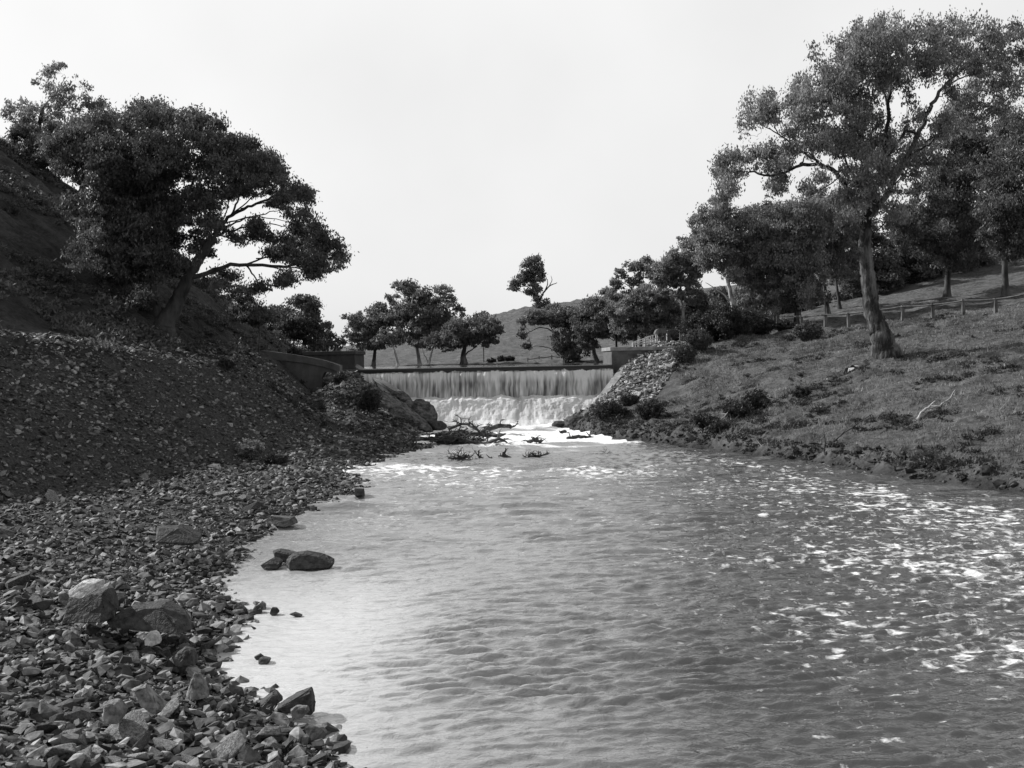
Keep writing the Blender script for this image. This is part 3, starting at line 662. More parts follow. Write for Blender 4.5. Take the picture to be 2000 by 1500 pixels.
# big spreading tree on the left bank
tree('gum_tree', 'huge dark domed gum tree spreading over the left bank from a forked trunk', 50, 318,
     [(322, 635), (345, 590), (366, 545), (392, 502), (418, 462)],
     [(250,256,46,30),(322,246,56,32),(392,272,50,30),(452,298,46,26),(508,330,40,24),(548,356,34,26),(288,306,62,36),(368,326,56,32),(430,338,40,20),(575,392,22,28),(586,436,24,22),
      (628,484,30,24),(642,510,20,18),(556,470,30,14),(600,482,38,16),(172,288,46,32),(150,330,32,20),(340,386,46,32),(398,384,28,20),(262,376,46,36),(232,426,46,36),(312,436,46,36),(370,438,30,22),
      (428,432,16,16),(486,462,24,10),(252,476,56,36),(330,496,46,32),(404,482,22,12),(500,446,14,8),(432,548,34,16),(476,568,36,20),(516,602,26,18),(556,548,10,8),(305,222,22,12),(600,452,20,14),(430,272,38,18),(482,300,36,20),(522,322,32,20),(356,240,42,20),(300,226,40,16),(572,372,24,20),(160,262,36,22),(130,296,34,26),(212,246,36,18),(210,300,40,30),(200,345,36,26),(240,340,34,26),(300,350,50,26),(320,408,40,26),(180,395,36,30),(200,440,40,34),(190,490,44,34),(235,520,44,30),(290,520,40,26),(440,318,44,20),(500,360,30,14),(350,520,30,20),(270,560,36,22),(440,372,20,14),
      (200,250,36,20),(545,400,14,12),(590,512,20,6),(540,500,18,7),(612,530,8,6)],
     limbs=[([(318,645),(302,580),(298,500),(310,430),(320,360),(326,300)], .3),
            ([(366,545),(430,524),(480,517),(560,520),(602,508),(640,492)], .17),
            ([(392,502),(424,452),(452,420),(492,402),(532,384),(560,368)], .16),
            ([(418,462),(460,448),(510,438),(560,442)], .09), ([(424,452),(470,430),(520,416),(552,410)], .07),
            ([(298,500),(262,440),(226,378),(196,330)], .16), ([(310,430),(356,388),(384,340),(400,300)], .14),
            ([(452,420),(466,384),(476,340),(486,318)], .08), ([(466,384),(440,360),(430,330)], .05),
            ([(480,517),(530,500),(580,492)], .07), ([(440,436),(490,424),(540,428),(584,440)], .05), ([(452,420),(500,380),(540,362)], .055), ([(470,408),(520,396),(570,402)], .05), ([(476,372),(500,350),(520,340)], .045), ([(430,460),(480,470),(540,462),(590,470)], .05), ([(500,505),(560,500),(610,482)], .045), ([(520,519),(570,530),(625,528)], .045), ([(400,470),(430,440),(446,400),(452,360)], .07), ([(384,480),(390,430),(400,380)], .07), ([(480,517),(500,545),(520,580)], .07), ([(560,520),(600,530),(630,545)], .05)],
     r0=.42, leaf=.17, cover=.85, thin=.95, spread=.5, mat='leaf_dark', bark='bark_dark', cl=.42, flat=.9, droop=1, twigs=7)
tree('gum_tree', 'slender gum tree on the skyline of the left hill', 72, 60,
     [(66, 320), (74, 260), (84, 210)],
     [(128,178,34,22),(172,196,22,14),(186,206,14,10),(122,222,24,20),(92,160,20,18),(112,140,12,16),(62,215,26,22),(30,230,24,20),(90,255,30,16),(145,250,14,8)],
     limbs=[([(80,240),(120,212),(165,214)], .08), ([(84,210),(110,180),(128,150)], .08)], r0=.24, cover=.75, thin=.6, mat='leaf', flat=1.1, droop=1)
tree('gum_tree', 'round dark gum crown standing on the slope at the left edge', 68, 165,
     [(163, 350), (160, 320)], [(140,292,36,24),(185,280,34,24),(120,262,26,18),(200,318,30,20),(60,290,44,30),(20,320,40,40),(100,320,30,20),(60,350,26,16)], r0=.2, mat='leaf_dark', bark='bark_dark')
tree('gum_tree', 'thin leaning gum with a pale bare limb on the shaded left slope', 55, 268,
     [(266, 560), (258, 500), (262, 440)], [(250,430,30,22),(225,470,30,24),(280,470,26,22)], limbs=[([(262,560),(240,530),(205,508)], .1)], r0=.16, mat='leaf_dark', bark='bark')
tree('gum_tree', 'dense dark gum tree behind the left abutment', 80, 592,
     [(594, 660), (590, 625)], [(562,604,22,16),(598,592,18,12),(612,606,14,14),(582,630,34,18),(622,638,18,16),(604,662,30,18),(560,650,18,18),(552,628,12,12)], r0=.2, mat='leaf_dark', bark='bark_dark', cover=.9)
tree('gum_tree', 'smaller gum beside the left abutment gear stand', 84, 640,
     [(640, 672)], [(640,656,14,10),(656,662,14,9),(632,674,16,10),(662,676,10,8)], r0=.14, mat='leaf_dark', bark='bark_dark', cover=.8)
# scrub on the left slope below the big tree
tree('shrub', 'dark shrub on the bare slope under the great left tree', 56, 505, [(506, 620)], [(500,612,26,16),(520,625,20,14),(480,600,20,14)], r0=.06, mat='leaf_dark', bark='bark_dark', kind='shrub')

# far shore, beyond the weir
tree('gum_tree', 'broad gum with layered crown at the left end of the far shore group', 92, 728, [(732, 690), (736, 660)],
     [(700,622,20,12),(728,608,26,12),(756,612,22,12),(722,642,26,13),(694,648,13,9),(748,642,24,14),(690,664,10,8),(736,668,20,10),(706,682,14,8),(700,664,22,10),(725,660,26,10),(750,676,20,10),(712,632,22,12),(740,622,24,14),(694,686,12,7)], r0=.2, leaf=.26, group=None, mat='leaf_far', cover=.9, thin=.8)
tree('gum_tree', 'tallest gum of the far shore with pale upright trunk and tufted crown', 90, 821, [(814, 680), (806, 640), (804, 600), (808, 575)],
     [(772,560,9,6),(764,580,10,6),(798,562,16,11),(816,574,22,14),(836,598,22,14),(866,568,14,8),(876,584,10,8),(790,606,20,14),(846,622,24,14),(876,604,18,12),(820,640,30,16),(782,632,22,14),(858,646,22,12),(898,606,10,5),(800,626,30,16),(838,610,28,16),(866,626,22,14),(800,655,26,12),(838,664,26,10),(890,622,14,10),(780,612,16,10),(826,588,26,14)],
     limbs=[([(806,640),(830,610),(860,580)], .09), ([(804,610),(785,585),(770,566)], .07)], r0=.16, leaf=.26, mat='leaf_far', bark='bark_pale', cover=.9, thin=.8)
tree('gum_tree', 'round low gum with short forked trunk at the right end of the far shore group', 86, 906, [(905, 690), (912, 668)],
     [(926,628,24,12),(950,638,22,11),(898,644,24,13),(970,644,9,6),(930,656,30,11),(948,668,16,7),(892,664,18,10),(880,652,12,10),(910,636,30,14),(936,644,28,12),(912,666,28,9),(960,656,12,8),(885,676,14,7)], limbs=[([(907,695),(925,680),(940,668)], .1)], r0=.26, leaf=.25, mat='leaf_far', cover=.95)
tree('gum_tree', 'small leaning gum with a white trunk on the far shore', 88, 778, [(772, 690), (764, 668)],
     [(760,656,20,9),(778,664,16,8),(744,664,12,7)], r0=.12, leaf=.25, mat='leaf_far', bark='bark_pale', cover=.8)
tree('gum_tree', 'low gum with twin white curved stems behind the middle of the weir', 87, 836, [(842, 692), (848, 674)],
     [(848,664,22,10),(832,672,16,8),(864,674,14,8)], limbs=[([(836,708),(828,690),(822,672)], .07)], r0=.11, leaf=.25, mat='leaf_far', bark='bark_pale', cover=.8)
tree('gum_tree', 'wide gum with bare arching limbs on its left, beyond the right half of the weir', 88, 1106, [(1102, 690), (1096, 662)],
     [(1060,614,20,9),(1092,610,18,11),(1036,620,16,9),(1112,618,20,14),(1076,622,20,9),(1022,636,8,7),(1104,644,18,14),(1122,662,16,14),(1100,676,14,12),(1030,672,9,6),(1020,655,7,5),(1130,690,14,12),(1084,618,26,12),(1104,630,22,14),(1050,622,20,8),(1116,684,16,16),(1092,664,12,12),(1066,630,14,6)],
     limbs=[([(1102,690),(1086,655),(1062,640),(1038,646),(1024,658)], .1), ([(1098,700),(1078,682),(1050,676),(1032,680)], .07), ([(1086,655),(1070,630),(1056,614)], .07)], r0=.2, leaf=.25, mat='leaf_far', bark='bark', cover=.9)
tree('gum_tree', 'upright gum beside the pale end of the right abutment', 84, 1169, [(1160, 684), (1155, 655)],
     [(1150,598,20,13),(1132,614,16,14),(1170,624,18,15),(1150,642,24,14),(1184,648,9,12),(1138,662,14,10),(1166,660,14,10),(1186,618,8,10),(1150,618,26,16),(1166,642,20,14),(1136,640,16,14),(1150,676,16,10)], r0=.2, leaf=.25, mat='leaf_far', bark='bark_dark', cover=.95)
tree('gum_tree', 'lone tree on the hill crest with a bare forked limb on its right', 235, 1053, [(1048, 585), (1042, 560)],
     [(1045,540,13,11),(1048,560,10,12),(1030,516,11,7),(1022,542,12,7),(1040,506,10,8),(1036,520,12,8),(1028,532,9,6),(1046,530,9,8),(1022,548,12,6),(1006,556,9,6),(1000,566,6,4),(1038,546,9,8),(1052,520,6,6),(1056,548,4,6),(1036,572,8,6),(1050,590,12,6),(1062,592,10,4)],
     limbs=[([(1052,590),(1062,572),(1072,560),(1088,552)], .38), ([(1064,570),(1070,552),(1066,540)], .22), ([(1072,560),(1078,548),(1076,538)], .16), ([(1046,575),(1030,560),(1010,560)], .25)], r0=.5, leaf=.7, mat='leaf_far', cover=.85, cl=.9, sat=1, spread=.2)

# right bank trees
tree('gum_tree', 'gum with arching rounded crown at the left end of the right bank trees', 88, 1252, [(1256, 620), (1258, 570)],
     [(1204,556,9,9),(1214,538,12,8),(1238,520,17,8),(1262,514,12,8),(1252,536,18,8),(1226,566,12,6),(1196,572,7,7),(1184,572,8,6),(1240,552,14,7),(1272,530,10,12)],
     limbs=[([(1256,590),(1230,560),(1208,550)], .09)], r0=.18, leaf=.25, mat='leaf', cover=.95, spread=.25)
tree('gum_tree', 'bushy gum with foliage almost to the ground beside the railing', 80, 1242, [(1240, 640), (1240, 600)],
     [(1204,598,16,14),(1238,592,22,14),(1268,574,16,16),(1282,602,24,20),(1232,624,26,16),(1296,634,22,16),(1212,622,14,10),(1264,640,22,14),(1190,580,10,8),(1222,648,16,8),(1250,610,30,18),(1216,610,20,16),(1262,622,28,18),(1300,612,18,18),(1290,652,20,10),(1204,636,14,12)], r0=.2, leaf=.24, mat='leaf', bark='bark_dark')
tree('gum_tree', 'tall gum with twin white stems left of the dense bank trees', 79, 1336, [(1333, 610), (1329, 565), (1332, 530)],
     [(1308,500,15,9),(1336,474,14,9),(1352,488,16,10),(1332,512,30,12),(1298,526,18,12),(1356,526,14,14),(1288,548,14,12),(1314,548,18,12),(1348,556,14,12),(1290,570,12,10),(1368,508,10,14),(1330,540,24,14),(1312,516,22,14),(1350,510,22,14),(1300,590,18,14),(1322,578,14,10),(1356,580,16,12),(1346,494,14,12)],
     limbs=[([(1337,650),(1336,610),(1338,570),(1346,540)], .09)], r0=.11, leaf=.24, mat='leaf', bark='bark_pale', cover=.9)
tree('gum_tree', 'dense gum with a white streaked trunk in the middle of the bank trees', 72, 1438, [(1434, 610), (1426, 570), (1420, 530), (1432, 500)],
     [(1388,416,22,14),(1374,446,18,22),(1420,428,26,20),(1378,480,22,18),(1410,476,30,22),(1450,456,34,24),(1466,426,26,16),(1390,516,18,12),(1448,506,34,20),(1486,470,24,22),(1478,540,24,18),(1396,402,12,10),(1406,398,8,14),(1400,450,34,26),(1430,490,34,26),(1390,500,24,18),(1462,520,30,22),(1470,480,26,22),(1440,540,20,14),(1466,570,26,18),(1360,440,10,14)],
     limbs=[([(1430,590),(1400,566),(1378,552)], .08), ([(1420,530),(1445,500),(1470,462)], .09), ([(1424,540),(1412,505),(1404,480)], .09)], r0=.2, leaf=.21, mat='leaf', bark='bark_pale', cover=.85, thin=.7, flat=1.1, droop=1.1)
tree('gum_tree', 'dense dark gum crown directly left of the big leaning tree', 72, 1560, [(1556, 580), (1552, 520), (1550, 470)],
     [(1502,420,24,14),(1540,418,30,20),(1580,404,26,16),(1520,462,40,28),(1582,456,40,28),(1540,510,40,26),(1500,560,26,20),(1560,560,30,20),(1600,540,26,18),(1484,510,20,20),(1520,500,36,26),(1560,490,36,26),(1540,560,36,26),(1500,590,26,20),(1580,580,22,18),(1520,430,36,24),(1560,430,36,24),(1600,430,24,24)], r0=.22, leaf=.21, mat='leaf', bark='bark', thin=.75, cover=.9, flat=1.1, droop=1.1)
tree('gum_tree', 'gum with white forked limbs below its crown just behind the big leaning tree', 76, 1618, [(1610, 560), (1606, 535)],
     [(1630,440,32,28),(1600,480,30,24),(1650,480,30,26),(1630,520,30,14),(1590,510,22,16),(1660,530,22,16),(1636,400,22,16),(1610,450,32,28),(1640,500,32,20),(1660,450,24,30),(1600,400,26,22),(1670,400,26,20)],
     limbs=[([(1608,550),(1614,530),(1625,518)], .11), ([(1606,540),(1580,528),(1548,524)], .07)], r0=.18, leaf=.21, mat='leaf', bark='bark', thin=.7, cover=.85, flat=1.1, droop=1.1)
tree('gum_tree', 'thin gum with a dark trunk between the fence and the big leaning trunk', 80, 1642, [(1636, 570), (1630, 530)], [(1640,480,26,22),(1622,500,22,18),(1660,560,20,14)], r0=.14, leaf=.24, mat='leaf_dark', bark='bark_dark')
tree('gum_tree', 'tall dark gum behind the right side of the big leaning tree', 78, 1850, [(1852, 520), (1858, 450), (1862, 380)],
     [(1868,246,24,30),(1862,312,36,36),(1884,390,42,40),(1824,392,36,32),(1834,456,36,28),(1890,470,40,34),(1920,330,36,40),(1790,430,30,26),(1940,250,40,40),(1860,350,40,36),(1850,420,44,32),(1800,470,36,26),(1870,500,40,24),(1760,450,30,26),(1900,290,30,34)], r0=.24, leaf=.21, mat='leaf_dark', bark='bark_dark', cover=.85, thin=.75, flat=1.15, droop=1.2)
tree('gum_tree', 'gum with thick crown at the far right edge', 70, 1965, [(1962, 520), (1960, 450), (1955, 380)],
     [(1960,330,46,40),(1990,260,40,40),(1950,410,46,34),(1990,430,40,40),(1960,480,40,28),(2010,350,40,60)], r0=.24, leaf=.21, mat='leaf_dark', bark='bark_dark', cover=.9, thin=.8, flat=1.1, droop=1.1)
back = [(1700,92,520,'slim gum in deep shade behind the big leaning trunk'),(1752,96,510,'dark gum right of the big leaning trunk'),(1800,100,500,'gum in the shaded wood between two darker crowns'),
        (1845,94,505,'gum standing above the wavy grass on the right'),(1900,98,490,'gum at the back of the wood near the right edge'),(1960,102,480,'rearmost gum at the right edge of the wood'),
        (1470,98,500,'gum glimpsed behind the dense middle trees'),(1530,104,480,'gum at the back of the bank trees left of the big tree'),(1590,100,490,'gum behind the white forked limbs'),(1395,96,560,'low gum seen through the gap beside the white streaked trunk')]
for bx, d, cy, lb in back:
    bl = []
    if bx == 1395: bl = [(1398,588,18,14),(1412,576,14,10)]
    else:
        for q in range(9): bl.append((bx+R.uniform(-38, 38), cy+R.uniform(-75, 42), R.uniform(20, 30), R.uniform(16, 24)))
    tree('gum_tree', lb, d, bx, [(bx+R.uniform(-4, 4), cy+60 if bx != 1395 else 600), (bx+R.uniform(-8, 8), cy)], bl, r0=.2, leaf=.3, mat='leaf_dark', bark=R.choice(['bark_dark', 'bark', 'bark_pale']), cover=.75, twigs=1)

under = [(1205,92,632,'young gum at the left end of the undergrowth beside the railing'),(1300,90,618,'young gum behind the low fence near the railing'),(1352,88,612,'young gum right of the twin white stems'),(1385,93,600,'young gum in the gap left of the white streaked trunk'),
         (1468,86,600,'young gum right of the white streaked trunk'),(1512,88,585,'young gum above the dark timber hurdle'),(1548,86,590,'young dark gum above the fence left of the rounded broom bush'),(1592,90,572,'young gum in the shade under the white forked limbs'),
         (1660,90,560,'young gum in the shade left of the big leaning trunk'),(1770,104,530,'young gum on the wavy grass right of the big trunk'),(1830,106,520,'young gum in the middle of the shaded wood'),(1888,108,512,'young gum near the right edge of the wood'),(1940,106,500,'young gum at the right edge of the wood')]
for bx, d, cy, lb in under:
    bl = [(bx+R.uniform(-26, 26), cy+R.uniform(-24, 26), R.uniform(14, 22), R.uniform(12, 17)) for q in range(6)]
    tree('young_gum_tree', lb, d, bx, [(bx+R.uniform(-3, 3), cy+16), (bx+R.uniform(-6, 6), cy-10)], bl, r0=.13, leaf=.29, mat='leaf_dark', bark='bark_dark', cover=.9, twigs=1)

# ------------------------------------------------------------------ shrubs
def shrub(label, px, d, rx, ry, mat='scrub', up=.5, leaf=None, cover=1.0, py=None):
    """low bush: many upright fine twigs with small leaves, standing on the ground"""
    k = d/2000; x = P(px, 700, d)[0]; z = Hs(x, d)
    if py is not None: z = P(px, py, d)[2]
    b = np.array([x, d, z]); e = tag(empty('shrub', b), label, 'shrub')
    ax, h = rx*k*1.15, ry*k*2.15; W_ = MB(); LV = MB(); cs = []
    for q in range(int(30+rx*1.3)):
        a = rng.uniform(0, 6.28); rr = math.sqrt(rng.random())
        tip = b+[math.cos(a)*ax*rr, math.sin(a)*ax*rr*.8, h*(1-.5*rr*rr)*rng.uniform(.7, 1.05)]
        root = b+[math.cos(a)*ax*.35*rr, math.sin(a)*ax*.3*rr, -.05]
        c = curve([root, (root+tip)/2+rng.normal(0, .03, 3), tip], 3); tube(W_, c, np.linspace(.018, .005, len(c)), 3)
        cs += [lerp(root, tip, t)+rng.normal(0, .05, 3) for t in (.3, .5, .7, .85, 1)]
    cs = np.array(cs); rr_ = np.full(len(cs), max(.07, ax*.13))*rng.uniform(.5, 1.4, len(cs))
    clump_leaves(LV, cs, rr_, leaf or max(.06, d*.0022), cover, 1.1, -up)
    W_.build('stems', M['bark_dark'], e, origin=b); LV.build('foliage', M[mat], e, origin=b)
S = [('grey round broom tuft at the foot of the stony left bank', 486, 37.5, 24, 17, 'grass'),
     ('low dark leafy plant right of the round broom tuft', 530, 36.5, 26, 10, 'scrub'),
     ('dark twiggy bush on the rocky mound left of the falls', 722, 52.5, 24, 24, 'scrub'),
     ('dark bush at the water edge right of the falls', 1188, 53.5, 32, 15, 'scrub'),
     ('small dark bush on the bank right of the falls', 1226, 56, 18, 11, 'scrub'),
     ('spreading dark bush low on the bank above the right water edge', 1268, 51, 26, 18, 'scrub'),
     ('tall pale broom bush on the stone slope below the railing', 1336, 61, 22, 18, 'broom'),
     ('grey feathery broom beside the stone slope', 1362, 63, 26, 22, 'broom'),
     ('dark broom bush in the shade left of the white streaked trunk', 1376, 67, 44, 27, 'scrub'),
     ('large dark broom bush at the foot of the white streaked trunk', 1432, 66, 48, 30, 'scrub'),
     ('broom bush right of the white streaked trunk', 1470, 68, 36, 27, 'scrub'),
     ('isolated rounded broom bush in front of the timber fence', 1580, 62, 26, 19, 'broom'),
     ('small bush against the fence left of the rounded broom bush', 1535, 68, 18, 12, 'scrub'),
     ('dark bush with a long shadow in the middle of the grassy slope', 1478, 47.5, 26, 20, 'scrub'),
     ('loose scrubby bush left of the dark mid-slope bush', 1440, 46.5, 26, 14, 'scrub'),
     ('small dark tuft on the grass right of the mid-slope bush', 1566, 47.5, 14, 11, 'scrub'),
     ('low shrub by the bleached forked stick near the right water edge', 1378, 46, 26, 12, 'scrub'),
     ('low dark plant close to the right water edge', 1405, 44, 20, 9, 'scrub'),
     ('small round shrub on the far shore beside the thin post', 960, 97, 7, 4, 'scrub'),
     ('darker round shrub on the far shore right of the thin post', 978, 97, 6, 5, 'scrub'),
     ('little shrub on the far shore near the stick fence', 996, 96, 8, 4, 'scrub'),
     ('round dark shrub growing left of the white streaked trunk', 1402, 76, 22, 20, 'scrub'),
     ('thin scrub on the slope above the concrete retaining wall', 575, 62, 16, 10, 'scrub'),
     ('low scrub at the crest of the stony left bank', 440, 47, 16, 8, 'scrub'),
     ('small shrub in the notch beside the retaining wall', 662, 56, 12, 10, 'scrub')]
for s in S: shrub(*s)

# ------------------------------------------------------------------ grass on the right bank (uncountable)
def on_ground(n, x0, x1, y0, y1, test):
    xs = rng.uniform(x0, x1, n); ys = rng.uniform(y0, y1, n); zs = H(xs, ys)
    m = test(xs, ys, zs); return xs[m], ys[m], zs[m]
def grass(name, n, rect, test, h, wd):
    xs, ys, zs = on_ground(n, *rect, test); m = len(xs)
    cl = N2.f(xs*.9, ys*.9, 3)
    hh = h*rng.uniform(.4, 1.2, m)*(1+.9*np.clip(cl, -.6, 1)); ww = wd*rng.uniform(.6, 1.4, m)*(1+.012*(ys-30).clip(0))
    a = rng.uniform(0, 6.28, m); lean = rng.normal(0, .5, (m, 2))
    B = np.stack([xs, ys, zs-.02], 1); S_ = np.stack([np.cos(a)*ww, np.sin(a)*ww, 0*a], 1)
    T = B+np.stack([lean[:, 0]*hh, lean[:, 1]*hh, hh], 1)
    V = np.stack([B-S_, B+S_, T], 1).reshape(-1, 3)
    mb = MB(); mb.add(V, np.arange(m*3).reshape(m, 3), np.clip(.33+.9*N1.f(xs*.6, ys*1.1, 4, .7)+rng.normal(0, .2, m), 0, 1))
    o = mb.build(name, M['grass']); tag(o, 'rough short grass and herbs covering the right bank', 'grass', kind='stuff')
def rb(x, y, z):
    s = np.interp(y, sr[:, 0], sr[:, 1]); return (x > s+.25)&(z > .25)&(x < .62*y)&~((y > 55)&(x < 9.5))
grass('grass', 150000, (3, 36, 26, 66), rb, .13, .012)

def dry(x, y, z): return rb(x, y, z)&(N3.f(x*.45+7, y*.9, 4, .65) > .16)
grass('dry_grass', 34000, (3, 36, 26, 66), dry, .26, .013)
bpy.data.objects['dry_grass']['label'] = 'pale dry grass tufts in patches on the right bank'
def herbs(name, n, rect, test, rr_, leaf, mat, label):
    xs, ys, zs = on_ground(n, *rect, test); LV = MB()
    clump_leaves(LV, np.stack([xs, ys, zs+rr_*.2], 1), rr_*rng.lognormal(0, .4, len(xs)), leaf, .8, .55, -.3)
    tag(LV.build(name, M[mat]), label, 'ground cover', kind='stuff')
def near_shore(x, y, z):
    s = np.interp(y, sr[:, 0], sr[:, 1]); q = N1.f(x*.5+31, y*.8, 3)
    return (x > s+.1)&(x < .62*y)&(q > .05+.25*sstep(.5, 3.5, z))&~((y > 55)&(x < 9.5))
herbs('edge_herbs', 5000, (2, 22, 27, 60), lambda x, y, z: (x > np.interp(y, sr[:, 0], sr[:, 1]))&(x < np.interp(y, sr[:, 0], sr[:, 1])+1.6)&(N3.f(x*.7, y*.9, 3) > -.15), .13, .11, 'scrub', 'dark weeds hanging over the eroded right water edge')
herbs('ground_herbs', 9000, (3, 34, 28, 64), near_shore, .15, .12, 'scrub', 'dark low weeds and herbs growing over the right bank')
herbs('hillside_scrub', 4200, (-50, -12, 36, 76), lambda x, y, z: (z > 4.6)&(x < -12.8)&(N2.f(x*.3, y*.3, 3) > -.1), .34, .2, 'leaf_dark', 'low dark scrub covering the shaded left hillside')
herbs('mound_scrub', 500, (-12, -5, 49, 60), lambda x, y, z: (z > .5)&(N2.f(x*.6, y*.6, 3) > .05), .16, .13, 'scrub', 'low dark plants on the mound left of the falls')

# ------------------------------------------------------------------ stones
def stone_shapes(n=12):
    out = []
    for s in range(n):
        bm = bmesh.new(); fl = R.uniform(.22, .6); el = R.uniform(.6, 1.0)
        for q in range(R.randint(9, 14)):
            v = Vector((R.gauss(0, 1), R.gauss(0, 1), R.gauss(0, 1))).normalized()*R.uniform(.8, 1.05)
            bm.verts.new((v.x, v.y*el, max(-fl, min(fl, v.z))*R.uniform(.75, 1)))
        r = bmesh.ops.convex_hull(bm, input=bm.verts[:])
        bmesh.ops.delete(bm, geom=list({g for g in r['geom_interior']+r['geom_unused'] if isinstance(g, bmesh.types.BMVert)}), context='VERTS')
        bmesh.ops.triangulate(bm, faces=bm.faces[:]); bmesh.ops.recalc_face_normals(bm, faces=bm.faces[:])
        bm.verts.index_update()
        V = np.array([v.co[:] for v in bm.verts]); F = np.array([[v.index for v in f.verts] for f in bm.faces]); bm.free()
        out.append((V, F))
    return out
SH = stone_shapes()
def scatter(name, mat, xs, ys, zs, size, tilt=.35, sink=.25, label=None):
    mb = MB(); n = len(xs); sh = rng.integers(0, len(SH), n)
    for k, (V, F) in enumerate(SH):
        m = np.where(sh == k)[0]; q = len(m)
        if q == 0: continue
        az = rng.uniform(0, 6.28, q); tx = rng.normal(0, tilt, q); ty = rng.normal(0, tilt, q)
        sc_ = size[m][:, None]*rng.uniform(.65, 1.3, (q, 3))
        v = V[None]*sc_[:, None]
        def rot(v, i, j, a):
            c, s = np.cos(a)[:, None], np.sin(a)[:, None]; o = v.copy()
            o[..., i] = v[..., i]*c-v[..., j]*s; o[..., j] = v[..., i]*s+v[..., j]*c; return o
        v = rot(v, 1, 2, tx); v = rot(v, 0, 2, ty); v = rot(v, 0, 1, az)
        v = v+np.stack([xs[m], ys[m], zs[m]+size[m]*sink], 1)[:, None]
        f = F[None]+(np.arange(q)*len(V))[:, None, None]
        mb.add(v.reshape(-1, 3), f.reshape(-1, 3), np.repeat(rng.random(q)**2.2, len(F)))
    o = mb.build(name, mat); tag(o, label, 'gravel', kind='stuff'); return o
def lb(x, y, z):
    s = np.interp(y, sl[:, 0], sl[:, 1]); return (x < s+.5)&(z > -.12)&(z < 5.2)&(x > -.62*y)
a1 = on_ground(34000, -13, 1, 8.5, 21, lb); a2_ = on_ground(30000, -22, -2, 21, 36, lb); a3 = on_ground(30000, -26, -2, 34, 56, lb)
near_n = len(a1[0]); xs = np.concatenate([a1[0], a2_[0], a3[0]]); ys = np.concatenate([a1[1], a2_[1], a3[1]]); zs = np.concatenate([a1[2], a2_[2], a3[2]])
size = (.024+.00055*ys)*np.where(ys < 17, 1.3, 1)*np.minimum(rng.lognormal(0, .62, len(xs))*np.where((ys < 24)&(rng.random(len(xs)) < .06), 1.9, 1), 3.6)
scatter('gravel', M['stone'], xs, ys, zs, size, label='broken slate gravel and scree covering the left shore and bank')
xs, ys, zs = on_ground(11000, 3, 13, 56, 68, lambda x, y, z: (z > .8)&(x > np.interp(y, sr[:, 0], sr[:, 1])+.6)&(x-(y-60)*.45 < 9.4))
scatter('stone_pitching', M['pitching'], xs, ys, zs, .10*rng.lognormal(0, .4, len(xs)), label='pale broken stone facing the slope right of the falls')
xs, ys, zs = on_ground(3500, -11, -4, 54, 64, lambda x, y, z: (z > .3))
sx = on_ground(16000, 2, 20, 27, 60, lambda x, y, z: (x > np.interp(y, sr[:, 0], sr[:, 1])-.1)&(x < np.interp(y, sr[:, 0], sr[:, 1])+1.3)&(z > -.05))
scatter('earth_clods', M['clod'], *sx, .055*rng.lognormal(0, .55, len(sx[0])), label='dark crumbled clods and roots along the eroded right water edge')
scatter('rubble', M['stone'], xs, ys, zs, .10*rng.lognormal(0, .4, len(xs)), label='dark rubble on the rocky mound left of the falls')

# larger stones, one object each
SM = []
for V, F in SH:
    mb = MB(); mb.add(V, F); me = mb.build('stone', M['stone_o'], mesh_only=True); SM.append(me)
SMP = []
for V, F in SH[:4]:
    mb = MB(); mb.add(V, F); SMP.append(mb.build('pale_stone', M['stone_pale'], mesh_only=True))
SMW = []
for V, F in SH[:6]:
    mb = MB(); mb.add(V, F); SMW.append(mb.build('wet_stone', M['stone_wet'], mesh_only=True))
for me in SM+SMP+SMW: pass
def put(mesh, name, x, y, z, s, rot, label, cat='stone', group=None):
    o = bpy.data.objects.new(name, mesh); COL.objects.link(o); o.location = (x, y, z); o.scale = s; o.rotation_euler = rot
    tag(o, label, cat, group); bevel(o, .04, 1); return o
cnt = 0
while cnt < 230:
    y = 9+27*R.random()**1.7; x = R.uniform(-.56*y, 0)
    s_ = np.interp(y, sl[:, 0], sl[:, 1])
    if x > s_-.1: continue
    z = Hs(x, y)
    if z < .0 or z > 3.0: continue
    q = .095*math.exp(R.gauss(0, .45))*(1+.02*(y-9))
    pale = R.random() < .07
    put(R.choice(SMP if pale else SM), 'stone', x, y, z+q*.3, (q*R.uniform(.9, 1.6), q*R.uniform(.7, 1.1), q*R.uniform(.5, .9)), (R.gauss(0, .35), R.gauss(0, .35), R.uniform(0, 6.28)),
        'small pale stone lying in the dark gravel of the left shore' if pale else 'loose angular slate stone lying in the gravel of the left shore', 'stone',
        'pale stones in the gravel of the left shore' if pale else 'loose slate stones on the left shore'); cnt += 1
def rock_at(px, py, wpx, hpx, label, mats=SMW, k=0, zz=0.0, rz=0.0, tilt=(0, 0), depth=.8, name='rock'):
    p = W(px, py, zz); s = p[1]/2000
    put(mats[k % len(mats)], name, p[0], p[1], p[2]+hpx*s*.25, (wpx*s*.5, wpx*s*.5*depth, hpx*s*.75), (tilt[0], tilt[1], rz), label, 'rock')

